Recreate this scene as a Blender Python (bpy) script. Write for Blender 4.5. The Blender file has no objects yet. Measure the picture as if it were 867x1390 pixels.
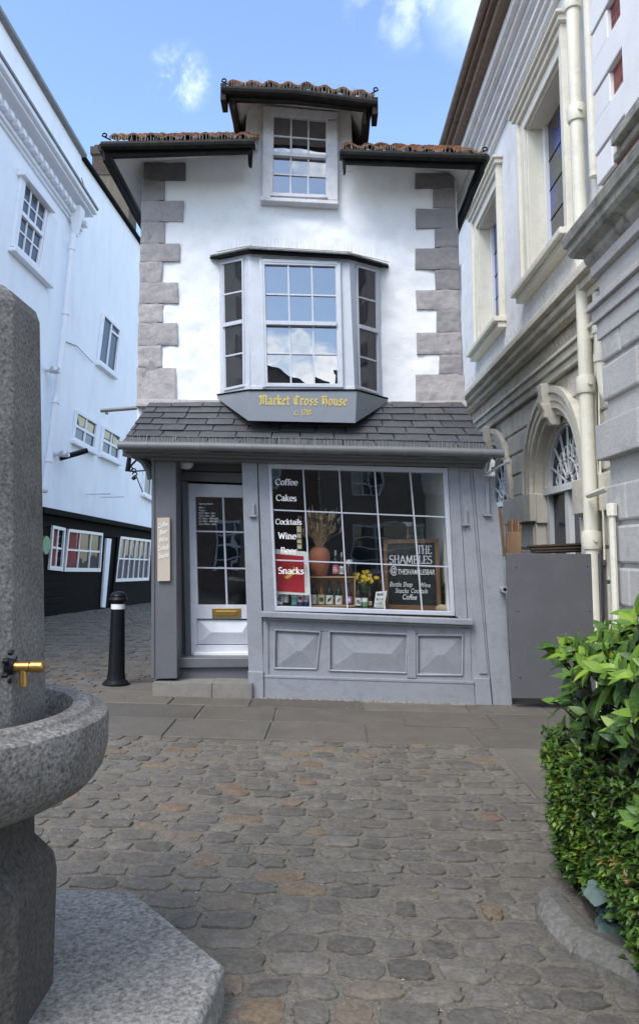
import bpy, bmesh, math, random
from mathutils import Vector, noise
random.seed(7)
R = math.radians
scene = bpy.context.scene
COL = scene.collection
rnd = random.uniform

# ------------------------------------------------------------------ camera model (photo is 867 x 1390 pixels)
PITCH = math.atan(0.1); CP, SP = math.cos(PITCH), math.sin(PITCH)
EYE = Vector((0, 0, 1.5))
def ray(px, py):
    u = (px-433.5)/1000; v = (650-py)/1000
    return Vector((u, CP-v*SP, SP+v*CP))
def P(px, py, Y):                       # measured pixel -> point at distance Y
    r = ray(px, py); return EYE + r*(Y/r.y)
def PP(px, py, p0, n):                  # measured pixel -> point on a plane
    r = ray(px, py); return EYE + r*((p0-EYE).dot(n)/r.dot(n))

# ------------------------------------------------------------------ mesh builder
def world_loc(o):
    v = Vector((0, 0, 0))
    while o is not None:
        v += Vector(o.location); o = o.parent
    return v
class MB:
    def __init__(s): s.v = []; s.f = []; s.t = []
    def add(s, vs, fs, tint=0.5):
        b = len(s.v); s.v += [Vector(q) for q in vs]
        for f in fs: s.f.append([b+i for i in f]); s.t.append(tint)
    def hexa(s, a, b, tint=.5):         # a, b: matching loops of n points
        n = len(a)
        fs = [list(range(n))[::-1], list(range(n, 2*n))]
        for i in range(n): fs.append([i, (i+1) % n, n+(i+1) % n, n+i])
        s.add(list(a)+list(b), fs, tint)
    def box(s, x0, x1, y0, y1, z0, z1, tint=.5):
        s.hexa([(x0,y0,z0),(x1,y0,z0),(x1,y1,z0),(x0,y1,z0)], [(x0,y0,z1),(x1,y0,z1),(x1,y1,z1),(x0,y1,z1)], tint)
    def plate(s, pts, n, d0, d1, tint=.5):
        s.hexa([p+n*d1 for p in pts], [p+n*d0 for p in pts], tint)
    def slab(s, pts, Yf, Yb, tint=.5):  # pixel polygon measured on plane Yf, pushed straight back to Yb
        a = [P(x, y, Yf) for x, y in pts]
        s.hexa(a, [Vector((p.x, Yb, p.z)) for p in a], tint)
    def rect(s, x0, y0, x1, y1, Yf, Yb, tint=.5):
        s.slab([(x0,y0),(x1,y0),(x1,y1),(x0,y1)], Yf, Yb, tint)
    def bar(s, p, q, w, Yf, Yb):        # pixel bar p->q of pixel width w
        dx, dy = q[0]-p[0], q[1]-p[1]; l = math.hypot(dx, dy); nx, ny = -dy/l*w/2, dx/l*w/2
        s.slab([(p[0]+nx,p[1]+ny),(q[0]+nx,q[1]+ny),(q[0]-nx,q[1]-ny),(p[0]-nx,p[1]-ny)], Yf, Yb)
    def quad(s, a, b, c, d, tint=.5): s.add([a,b,c,d], [[0,1,2,3]], tint)
    def tube(s, pts, r, seg=10, tint=.5, cap=True):
        pts = [Vector(p) for p in pts]; rs = r if isinstance(r, (list, tuple)) else [r]*len(pts)
        base = len(s.v); prev = None
        for i, p in enumerate(pts):
            d = (pts[min(i+1, len(pts)-1)]-pts[max(i-1, 0)])
            if d.length < 1e-6: d = Vector((0,0,1))
            d.normalize()
            if prev is None:
                up = Vector((0,0,1)) if abs(d.z) < .9 else Vector((1,0,0))
                x = d.cross(up).normalized()
            else: x = (prev - d*prev.dot(d)).normalized()
            prev = x; y = d.cross(x)
            for k in range(seg):
                a = 2*math.pi*k/seg; s.v.append(p + (x*math.cos(a)+y*math.sin(a))*rs[i])
        for i in range(len(pts)-1):
            for k in range(seg):
                s.f.append([base+i*seg+k, base+i*seg+(k+1) % seg, base+(i+1)*seg+(k+1) % seg, base+(i+1)*seg+k]); s.t.append(tint)
        if cap:
            s.f.append([base+k for k in range(seg)][::-1]); s.t.append(tint)
            s.f.append([base+(len(pts)-1)*seg+k for k in range(seg)]); s.t.append(tint)
    def lathe(s, prof, c, seg=24, tint=.5, rot=0, closed=False):   # prof [(r, z)]
        base = len(s.v); c = Vector(c); n = len(prof)
        for r, z in prof:
            for k in range(seg):
                a = rot+2*math.pi*k/seg; s.v.append(c+Vector((r*math.cos(a), r*math.sin(a), z)))
        for i in range(n if closed else n-1):
            j = (i+1) % n
            for k in range(seg):
                s.f.append([base+i*seg+k, base+i*seg+(k+1) % seg, base+j*seg+(k+1) % seg, base+j*seg+k]); s.t.append(tint)
        if not closed:
            s.f.append([base+k for k in range(seg)][::-1]); s.t.append(tint)
            s.f.append([base+(n-1)*seg+k for k in range(seg)]); s.t.append(tint)
    def rough(s, quad, nx, ny, d, amp, scale, tint=.5):    # thick slab with lumpy front: quad tl,tr,br,bl (3D), pushed along d
        tl, tr, br, bl = quad; base = len(s.v); seed = Vector((rnd(0,50), 0, rnd(0,50)))
        nrm = -d.normalized()
        for j in range(ny+1):
            for i in range(nx+1):
                a, b = i/nx, j/ny
                p = tl*(1-a)*(1-b)+tr*a*(1-b)+br*a*b+bl*(1-a)*b
                q = (p+seed)*scale
                h = noise.noise(q)*.6+noise.noise(q*2.3)*.4
                e = 0 if (0 < i < nx and 0 < j < ny) else -.3
                s.v.append(p+nrm*(amp*(h+e)))
        for j in range(ny):
            for i in range(nx):
                k = base+j*(nx+1)+i; s.f.append([k, k+nx+1, k+nx+2, k+1]); s.t.append(tint)
        rim = [base+i for i in range(nx+1)]+[base+j*(nx+1)+nx for j in range(1, ny+1)]+[base+ny*(nx+1)+i for i in range(nx-1, -1, -1)]+[base+j*(nx+1) for j in range(ny-1, 0, -1)]
        b2 = len(s.v)
        for k in rim: s.v.append(s.v[k]+d)
        m = len(rim)
        for i in range(m): s.f.append([rim[i], rim[(i+1) % m], b2+(i+1) % m, b2+i]); s.t.append(tint)
    def build(s, name, mat, parent=None, smooth=False, bevel=0, seg=2, recalc=True):
        off = world_loc(parent)
        me = bpy.data.meshes.new(name)
        me.from_pydata([tuple(q-off) for q in s.v], [], s.f)
        at = me.attributes.new('tint', 'FLOAT', 'FACE'); at.data.foreach_set('value', s.t)
        if recalc:
            bm = bmesh.new(); bm.from_mesh(me); bmesh.ops.recalc_face_normals(bm, faces=bm.faces); bm.to_mesh(me); bm.free()
        if smooth:
            me.polygons.foreach_set('use_smooth', [True]*len(me.polygons))
            if smooth is not True:
                try: me.set_sharp_from_angle(angle=R(smooth))
                except Exception: pass
        me.materials.append(mat)
        o = bpy.data.objects.new(name, me); COL.objects.link(o)
        if parent is not None: o.parent = parent
        if bevel:
            m = o.modifiers.new('bevel', 'BEVEL'); m.width = bevel; m.segments = seg; m.limit_method = 'ANGLE'; m.angle_limit = R(40)
            m.harden_normals = False
        return o
def tag(o, label=None, cat=None, group=None, kind=None):
    if label: o['label'] = label
    if cat: o['category'] = cat
    if group: o['group'] = group
    if kind: o['kind'] = kind
    return o
def thing(name, label, cat, loc=(0,0,0), group=None):
    o = bpy.data.objects.new(name, None); COL.objects.link(o); o.location = loc; o.empty_display_size = .2
    return tag(o, label, cat, group)

# ------------------------------------------------------------------ materials
def mat(name, col, rough=.6, var=.12, scale=6, bump=.15, bscale=60, metal=0, spec=.5, tint=None, stain=None, stretch=None, fine=0, coat=0):
    """col: base colour; var: brightness mottling; tint: list of colours picked per piece; stain: (colour, amount, scale)."""
    m = bpy.data.materials.new(name); m.use_nodes = True; nt = m.node_tree; N = nt.nodes; Lk = nt.links.new
    b = N['Principled BSDF']; b.inputs['Roughness'].default_value = rough; b.inputs['Metallic'].default_value = metal
    b.inputs['Specular IOR Level'].default_value = spec
    if coat: b.inputs['Coat Weight'].default_value = coat
    tc = N.new('ShaderNodeNewGeometry'); vec = tc.outputs['Position']
    if stretch:
        mp = N.new('ShaderNodeMapping'); mp.inputs['Scale'].default_value = stretch; Lk(vec, mp.inputs['Vector']); vec = mp.outputs[0]
    def ns(sc, det=5, r=.6):
        n = N.new('ShaderNodeTexNoise'); n.inputs['Scale'].default_value = sc; n.inputs['Detail'].default_value = det; n.inputs['Roughness'].default_value = r
        Lk(vec, n.inputs['Vector']); return n.outputs['Fac']
    if tint:
        at = N.new('ShaderNodeAttribute'); at.attribute_name = 'tint'
        cr = N.new('ShaderNodeValToRGB'); cr.color_ramp.interpolation = 'LINEAR'
        e = cr.color_ramp.elements
        while len(e) < len(tint): e.new(.5)
        for i, c in enumerate(tint): e[i].position = i/max(1, len(tint)-1); e[i].color = (*c, 1)
        Lk(at.outputs['Fac'], cr.inputs[0]); base = cr.outputs[0]
    else:
        rgb = N.new('ShaderNodeRGB'); rgb.outputs[0].default_value = (*col, 1); base = rgb.outputs[0]
    def mul(base, fac, lo, hi):
        mr = N.new('ShaderNodeMapRange'); mr.inputs[1].default_value = .25; mr.inputs[2].default_value = .75
        mr.inputs[3].default_value = lo; mr.inputs[4].default_value = hi; Lk(fac, mr.inputs[0])
        hs = N.new('ShaderNodeHueSaturation'); Lk(base, hs.inputs['Color']); Lk(mr.outputs[0], hs.inputs['Value']); return hs.outputs[0]
    if var: base = mul(base, ns(scale), 1-var, 1+var)
    if fine: base = mul(base, ns(bscale*1.3, 3), 1-fine, 1+fine)
    if stain:
        c, amt, sc = stain
        mr = N.new('ShaderNodeMapRange'); mr.inputs[1].default_value = .5; mr.inputs[2].default_value = .72; mr.inputs[4].default_value = amt
        Lk(ns(sc, 8, .7), mr.inputs[0])
        mx = N.new('ShaderNodeMix'); mx.data_type = 'RGBA'; Lk(mr.outputs[0], mx.inputs[0]); Lk(base, mx.inputs[6]); mx.inputs[7].default_value = (*c, 1)
        base = mx.outputs[2]
    Lk(base, b.inputs['Base Color'])
    if bump:
        bp = N.new('ShaderNodeBump'); bp.inputs['Strength'].default_value = bump; bp.inputs['Distance'].default_value = .02
        Lk(ns(bscale, 6, .65), bp.inputs['Height']); Lk(bp.outputs[0], b.inputs['Normal'])
    return m
def mix_glass(name, refl, dark, fac=None, wav=.02, clear=False):
    m = bpy.data.materials.new(name); m.use_nodes = True; nt = m.node_tree; N = nt.nodes; Lk = nt.links.new
    out = N['Material Output']; b = N['Principled BSDF']
    g = N.new('ShaderNodeBsdfGlossy'); g.inputs['Color'].default_value = (refl, refl, refl, 1); g.inputs['Roughness'].default_value = 0.0
    mx = N.new('ShaderNodeMixShader')
    geo = N.new('ShaderNodeNewGeometry'); no = N.new('ShaderNodeTexNoise'); no.inputs['Scale'].default_value = 3.5; no.inputs['Detail'].default_value = 1
    Lk(geo.outputs['Position'], no.inputs['Vector'])
    bp = N.new('ShaderNodeBump'); bp.inputs['Strength'].default_value = wav; bp.inputs['Distance'].default_value = .1; Lk(no.outputs['Fac'], bp.inputs['Height'])
    Lk(bp.outputs[0], g.inputs['Normal'])
    if clear:
        t = N.new('ShaderNodeBsdfTransparent'); t.inputs['Color'].default_value = (.9,.92,.92,1); a = t.outputs[0]
        fr = N.new('ShaderNodeFresnel'); fr.inputs['IOR'].default_value = fac
        Lk(fr.outputs[0], mx.inputs[0])
    else:
        b.inputs['Base Color'].default_value = (*dark, 1); b.inputs['Roughness'].default_value = .5; b.inputs['Specular IOR Level'].default_value = 0; a = b.outputs[0]
        mx.inputs[0].default_value = fac
    Lk(a, mx.inputs[1]); Lk(g.outputs[0], mx.inputs[2]); Lk(mx.outputs[0], out.inputs['Surface'])
    return m

M = {}
M['render'] = mat('white_render', (.80,.81,.82), .8, .03, 2.5, .36, 14, stain=((.60,.60,.58), .42, 3.4))
M['quoin'] = mat('quoin_paint', (.30,.285,.29), .8, .14, 5, .5, 22, tint=[(.125,.12,.12),(.27,.255,.258),(.41,.38,.372)], stain=((.22,.21,.205), .5, 12), fine=.12)
M['paint'] = mat('grey_paint', (.255,.27,.30), .45, .08, 4, .14, 30, stain=((.175,.18,.19), .6, 9), fine=.05)
M['paint_worn'] = mat('grey_paint_worn', (.265,.28,.31), .5, .08, 5, .2, 26, stain=((.15,.15,.155), .5, 9))
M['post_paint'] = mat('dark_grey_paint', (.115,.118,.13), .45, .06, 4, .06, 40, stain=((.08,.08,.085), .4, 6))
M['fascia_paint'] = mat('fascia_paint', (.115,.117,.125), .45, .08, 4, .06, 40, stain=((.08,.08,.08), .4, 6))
M['paint_light'] = mat('pale_grey_paint', (.44,.46,.51), .4, .05, 5, .05, 50)
M['oriel_paint'] = mat('oriel_paint', (.50,.525,.575), .45, .06, 5, .08, 40, stain=((.38,.40,.44), .5, 8))
M['door_paint'] = mat('door_paint', (.56,.58,.63), .4, .06, 5, .08, 40, stain=((.42,.43,.46), .5, 9))
M['paint_white'] = mat('white_paint', (.74,.75,.76), .4, .05, 5, .06, 40)
M['sash_white'] = mat('off_white_paint', (.60,.60,.62), .5, .1, 9, .12, 50, stain=((.33,.31,.29), .5, 14))
M['sign_grey'] = mat('sign_grey', (.205,.225,.25), .45, .04, 6, .04, 40)
M['gold'] = mat('gold_leaf', (.62,.46,.10), .4, .12, 60, 0)
M['black'] = mat('black_paint', (.010,.010,.011), .7, .25, 8, .15, 40, spec=.03)
M['black_iron'] = mat('black_iron', (.010,.011,.014), .4, .2, 14, .08, 70, spec=.16)
M['gutter_black'] = mat('old_black_gutter', (.012,.011,.011), .6, .3, 9, .3, 40, spec=.15, stain=((.035,.037,.02), .6, 12))
M['soffit'] = mat('soffit_white', (.62,.62,.61), .7, .1, 5, .15, 20, stain=((.36,.34,.31), .6, 5))
M['flashing'] = mat('dark_flashing', (.10,.10,.105), .7, .25, 9, .3, 25, stain=((.4,.4,.4), .5, 16))
M['lead'] = mat('lead', (.22,.22,.23), .6, .2, 9, .2, 25)
M['slate'] = mat('slate', (.07,.075,.09), .5, .16, 12, .22, 45, tint=[(.044,.046,.053),(.058,.061,.070),(.066,.068,.076),(.055,.055,.058),(.074,.075,.080)], stain=((.15,.15,.14), .4, 26), fine=.15)
M['slate_gutter'] = mat('grey_gutter', (.13,.132,.138), .5, .15, 8, .1, 40, stain=((.12,.12,.10), .6, 10))
M['tile'] = mat('clay_tile', (.4,.17,.09), .85, .25, 16, .4, 60, tint=[(.30,.125,.065),(.42,.18,.08),(.33,.16,.10),(.20,.11,.08),(.42,.24,.08)], stain=((.09,.08,.045), .65, 13))
M['spike'] = mat('bird_spike', (.36,.34,.30), .5, .1, 9, 0)
M['brass'] = mat('brass', (.44,.27,.09), .42, .15, 40, .05, 90, metal=1)
M['brass_old'] = mat('aged_brass', (.32,.23,.09), .42, .2, 40, .1, 60, metal=.8)
M['stone_step'] = mat('step_stone', (.20,.19,.17), .85, .18, 5, .3, 40, stain=((.12,.11,.09), .6, 6))
M['left_white'] = mat('pale_blue_render', (.85,.90,.965), .8, .03, 2, .12, 10, stain=((.70,.75,.84), .6, 2.2), stretch=(1,1,.3))
M['left_trim'] = mat('pale_trim', (.80,.83,.88), .6, .04, 4, .05, 30)
M['hall_upper'] = mat('hall_render', (.74,.735,.72), .8, .08, 2, .15, 14, stain=((.47,.46,.43), .6, 3.2))
M['hall_lower'] = mat('hall_stone', (.62,.58,.49), .8, .14, 2.2, .25, 24, stain=((.27,.26,.23), .6, 3.5))
M['hall_cream'] = mat('hall_cream', (.70,.67,.56), .6, .07, 3, .08, 30, stain=((.40,.38,.32), .5, 6))
M['pier_stone'] = mat('pier_stone', (.43,.418,.408), .85, .12, 2.5, .4, 30, stain=((.24,.235,.22), .6, 5), fine=.1)
M['pier_white'] = mat('pier_white', (.72,.71,.71), .75, .06, 3, .1, 20)
M['ledge'] = mat('weathered_ledge', (.26,.25,.22), .9, .3, 5, .4, 30, stain=((.05,.055,.045), .9, 7))
M['eaves_brown'] = mat('eaves_brown', (.16,.115,.08), .7, .3, 8, .2, 30)
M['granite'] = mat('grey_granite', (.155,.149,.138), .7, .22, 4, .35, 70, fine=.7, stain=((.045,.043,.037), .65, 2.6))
M['granite_shaded'] = mat('shaded_granite', (.062,.058,.052), .8, .25, 4, .35, 52, fine=.7, stain=((.03,.028,.024), .6, 3))  # darker pedestal copy of the granite: shade under the bowl put into the colour
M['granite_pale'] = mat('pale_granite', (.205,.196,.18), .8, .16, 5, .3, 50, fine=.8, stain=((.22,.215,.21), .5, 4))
M['granite_bowl'] = mat('bowl_granite', (.165,.155,.142), .75, .22, 5, .35, 66, fine=.85, stain=((.065,.052,.04), .7, 4))
M['cobble'] = mat('cobble', (.1,.1,.1), .75, .25, 16, .5, 42, tint=[(.080,.072,.061),(.108,.097,.082),(.138,.124,.103),(.095,.086,.074),(.13,.111,.088),(.145,.107,.074),(.135,.088,.058),(.15,.118,.074)], stain=((.17,.152,.118), .6, 24), fine=.35)
M['grit'] = mat('loose_grit', (.2,.2,.2), .9, .2, 30, 0, tint=[(.05,.045,.035),(.14,.12,.09),(.26,.23,.18),(.42,.39,.33)])
M['mortar'] = mat('grit_joint', (.145,.128,.10), .95, .25, 30, .6, 150, fine=.7, stain=((.26,.24,.21), .7, 70))
M['flag'] = mat('flagstone', (.16,.15,.14), .8, .16, 3.5, .25, 40, fine=.2, tint=[(.085,.076,.063),(.112,.10,.082),(.132,.116,.093),(.096,.086,.073),(.118,.095,.075)], stain=((.06,.057,.054), .55, 3))
M['gate'] = mat('gate_grey', (.10,.101,.111), .6, .08, 3, .08, 30, stain=((.13,.13,.14), .5, 5))
M['timber'] = mat('timber', (.26,.15,.08), .7, .25, 9, .2, 40, stretch=(1,1,.2))
M['ply'] = mat('plywood', (.36,.23,.13), .75, .2, 6, .1, 40)
M['walnut'] = mat('frame_wood', (.17,.085,.04), .5, .25, 14, .12, 60)
M['crate'] = mat('crate_wood', (.47,.31,.16), .7, .2, 16, .15, 60)
M['chalk'] = mat('chalkboard', (.014,.016,.02), .8, .3, 8, 0)
M['white_ink'] = mat('white_lettering', (.82,.82,.80), .6, 0, 5, 0)
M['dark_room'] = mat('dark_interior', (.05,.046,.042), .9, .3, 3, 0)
M['white_room'] = mat('white_interior', (.82,.82,.80), .8, .05, 3, 0)
M['terra'] = mat('terracotta', (.40,.14,.075), .75, .18, 14, .2, 50)
M['glass_green'] = mat('dark_green_bottle', (.008,.016,.008), .08, .2, 10, 0)
M['glass_amber'] = mat('amber_bottle', (.22,.075,.012), .1, .2, 10, 0)
M['glass_brown'] = mat('brown_bottle', (.03,.014,.008), .1, .2, 10, 0)
M['glass_purple'] = mat('purple_bottle', (.05,.008,.03), .1, .2, 10, 0)
M['label_white'] = mat('paper_label', (.74,.74,.70), .7, .05, 30, 0)
M['label_cream'] = mat('cream_label', (.66,.58,.38), .7, .05, 30, 0)
M['label_pink'] = mat('pink_label', (.65,.12,.17), .7, .05, 30, 0)
M['label_lilac'] = mat('lilac_label', (.46,.24,.52), .7, .05, 30, 0)
M['teal'] = mat('teal_can', (.22,.48,.47), .4, .1, 30, 0)
M['red'] = mat('red_print', (.42,.012,.02), .5, .05, 10, 0)
M['blue'] = mat('blue_print', (.03,.05,.25), .5, .05, 10, 0)
M['green'] = mat('green_print', (.12,.28,.13), .5, .1, 30, 0)
M['lemon'] = mat('lemon_print', (.75,.50,.04), .5, .1, 30, 0)
M['hessian'] = mat('hessian', (.40,.33,.22), .95, .2, 40, .4, 140)
M['dried'] = mat('dried_stems', (.3,.2,.1), .9, .2, 30, 0, tint=[(.26,.17,.08),(.42,.25,.07),(.5,.4,.26),(.2,.14,.09),(.55,.30,.06)])
M['yellow_petal'] = mat('yellow_petal', (.75,.50,.02), .7, .15, 30, 0)
M['stem_green'] = mat('stem_green', (.05,.11,.03), .7, .3, 30, 0)
M['beige_sign'] = mat('beige_board', (.47,.405,.325), .55, .05, 8, .03, 40)
M['aucuba'] = mat('aucuba_leaf', (.1,.2,.05), .4, .2, 24, .08, 60, tint=[(.012,.036,.006),(.022,.062,.009),(.044,.10,.012),(.095,.18,.016),(.19,.28,.024)], stain=((.22,.27,.05), .6, 85), spec=.28)
M['boxleaf'] = mat('box_leaf', (.06,.12,.03), .4, .2, 20, 0, tint=[(.018,.045,.008),(.036,.082,.012),(.068,.135,.016),(.12,.21,.022),(.20,.29,.035),(.25,.13,.035)])
M['grey_leaf'] = mat('grey_green_leaf', (.055,.095,.085), .6, .2, 24, .1, 60)
M['twig'] = mat('twig', (.06,.045,.03), .85, .3, 20, .2, 60)
M['soil'] = mat('soil', (.04,.033,.026), .95, .3, 20, .5, 60)
M['kerb'] = mat('kerb_stone', (.125,.118,.105), .85, .25, 6, .4, 40, stain=((.045,.055,.025), .8, 8), fine=.4)
M['brick_red'] = mat('red_brick', (.22,.05,.03), .85, .25, 25, .4, 30)
M['opposite'] = mat('opposite_wall', (.30,.25,.21), .85, .15, 3, .1, 20)
M['opp_roof'] = mat('opposite_roof', (.035,.032,.032), .8, .2, 8, .1, 20)
M['mirror_pane'] = mix_glass('old_glass', .95, (.010,.012,.015), .27, .03)
M['dark_pane'] = mix_glass('dim_glass', .9, (.026,.027,.031), .06, .03)
M['left_pane'] = mix_glass('left_glass', .9, (.055,.065,.085), .14, .03)
M['shop_glass'] = mix_glass('shop_glass', .9, None, 1.95, .012, clear=True)
M['steel'] = mat('steel', (.5,.5,.5), .35, .1, 20, 0, metal=.6)
M['plastic_white'] = mat('white_plastic', (.72,.74,.75), .4, .04, 20, 0)

# brick pattern for the chimney and the brick panels
def brick_mat(name, c1, c2, mortar, axes, scale=1, bw=.22, rh=.075):
    m = bpy.data.materials.new(name); m.use_nodes = True; nt = m.node_tree; N = nt.nodes; Lk = nt.links.new
    b = N['Principled BSDF']; b.inputs['Roughness'].default_value = .88
    g = N.new('ShaderNodeNewGeometry'); sp = N.new('ShaderNodeSeparateXYZ'); cb = N.new('ShaderNodeCombineXYZ')
    Lk(g.outputs['Position'], sp.inputs[0]); Lk(sp.outputs[axes[0]], cb.inputs[0]); Lk(sp.outputs[axes[1]], cb.inputs[1])
    t = N.new('ShaderNodeTexBrick'); t.inputs['Color1'].default_value = (*c1, 1); t.inputs['Color2'].default_value = (*c2, 1); t.inputs['Mortar'].default_value = (*mortar, 1)
    t.inputs['Scale'].default_value = scale; t.inputs['Brick Width'].default_value = bw; t.inputs['Row Height'].default_value = rh; t.inputs['Mortar Size'].default_value = .008
    Lk(cb.outputs[0], t.inputs['Vector'])
    n = N.new('ShaderNodeTexNoise'); n.inputs['Scale'].default_value = 9; n.inputs['Detail'].default_value = 6; Lk(g.outputs['Position'], n.inputs['Vector'])
    mr = N.new('ShaderNodeMapRange'); mr.inputs[3].default_value = .55; mr.inputs[4].default_value = 1.4; Lk(n.outputs['Fac'], mr.inputs[0])
    hs = N.new('ShaderNodeHueSaturation'); Lk(t.outputs['Color'], hs.inputs['Color']); Lk(mr.outputs[0], hs.inputs['Value']); Lk(hs.outputs[0], b.inputs['Base Color'])
    bp = N.new('ShaderNodeBump'); bp.inputs['Strength'].default_value = .5; bp.inputs['Distance'].default_value = .01; bp.invert = True
    Lk(t.outputs['Fac'], bp.inputs['Height']); Lk(bp.outputs[0], b.inputs['Normal'])
    return m
M['chimney_brick'] = brick_mat('chimney_brick', (.055,.036,.024), (.032,.025,.02), (.05,.043,.035), (0, 2))
M['panel_brick'] = brick_mat('panel_brick', (.27,.06,.04), (.17,.035,.03), (.16,.12,.10), (1, 2))
M['opp_brick'] = brick_mat('opposite_brick', (.24,.15,.11), (.18,.12,.10), (.16,.14,.12), (0, 2))
CLX, CLY, CLZ, CLOUD, EXPO, SKYS, CLS = 6.427, 8.29, 3.555, 9.5, 1.3, 0.15, 3.2
# ------------------------------------------------------------------ lettering
def txt_mesh(s, bold=0, shear=0, space=1):
    cu = bpy.data.curves.new('lettering', 'FONT'); cu.body = s; cu.size = 1; cu.offset = bold; cu.shear = shear; cu.space_character = space
    cu.resolution_u = 3; cu.align_x = 'LEFT'
    o = bpy.data.objects.new('lettering', cu); COL.objects.link(o)
    dg = bpy.context.evaluated_depsgraph_get(); me = bpy.data.meshes.new_from_object(o.evaluated_get(dg))
    vs = [v.co.copy() for v in me.vertices]; fs = [list(p.vertices) for p in me.polygons]
    bpy.data.objects.remove(o); bpy.data.curves.remove(cu); bpy.data.meshes.remove(me)
    return vs, fs
def arc(cx, cy, rx, ry, a0, a1, n=8):
    return [(cx+rx*math.cos(R(a0+(a1-a0)*i/n)), cy+ry*math.sin(R(a0+(a1-a0)*i/n))) for i in range(n+1)]
BLACK = {   # angular broad-nib letters: (advance, strokes)
 'M': (1.3, [[(0,.15),(.15,0),(.25,.2),(.25,1.2),(.08,1.38)], [(.25,1.25),(.5,1.45),(.62,1.2),(.62,.08)], [(.62,1.25),(.87,1.45),(1.02,1.2),(1.02,.15),(1.18,.02)], [(-.08,1.3),(.12,1.12)]]),
 'a': (.8, [[(.1,.82),(.32,1),(.56,.8),(.56,.15),(.72,0)], [(.56,.55),(.2,.45),(.1,.2),(.3,0),(.56,.2)]]),
 'r': (.65, [[(.05,.88),(.2,1),(.2,.15),(.32,0)], [(.22,.8),(.42,1),(.58,.85)]]),
 'k': (.8, [[(.12,1.4),(.2,1.5),(.2,.12),(.32,0)], [(.2,.6),(.5,1),(.62,.82),(.3,.55),(.6,.1),(.75,.02)]]),
 'e': (.7, [[(.16,.5),(.6,.72),(.4,1),(.15,.75),(.15,.2),(.36,0),(.6,.2)]]),
 't': (.6, [[(.25,1.3),(.25,.15),(.4,0),(.55,.12)], [(.05,.95),(.5,.95)]]),
 'o': (.82, [[(.15,.8),(.4,1),(.65,.75),(.65,.2),(.4,0),(.15,.2),(.15,.8)]]),
 's': (.72, [[(.6,.88),(.36,1),(.15,.75),(.6,.35),(.4,0),(.1,.14)]]),
 'u': (.85, [[(.05,.9),(.2,1),(.2,.2),(.4,0),(.6,.25)], [(.52,.9),(.62,1),(.62,.1),(.75,0)]]),
 'c': (.68, [[(.6,.85),(.4,1),(.15,.75),(.15,.2),(.4,0),(.6,.15)]]),
 'C': (1.0, [[(.85,1.2),(.5,1.45),(.15,1.1),(.15,.3),(.5,0),(.88,.25)], [(.48,1.3),(.48,.2)]]),
 'H': (1.05, [[(.02,1.3),(.22,1.45),(.22,.1),(.06,0)], [(.22,.75),(.55,1.02),(.82,.75),(.82,.2),(.6,-.18)], [(.22,1.3),(.6,1.42),(.85,1.28)], [(.4,.7),(.4,.2)]]),
 '.': (.4, [[(.12,.1),(.22,0)]]), '1': (.5, [[(.08,1.1),(.25,1.3),(.25,0)]]), '7': (.66, [[(.05,1.28),(.6,1.28),(.25,0)]]),
 '8': (.75, [[(.35,.7),(.1,1),(.35,1.3),(.6,1),(.35,.7),(.05,.35),(.35,0),(.65,.35),(.35,.7)]]), ' ': (.55, [])}
def _sf(x, y, w=.13): return [(x-w, y), (x+w, y)]
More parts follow.
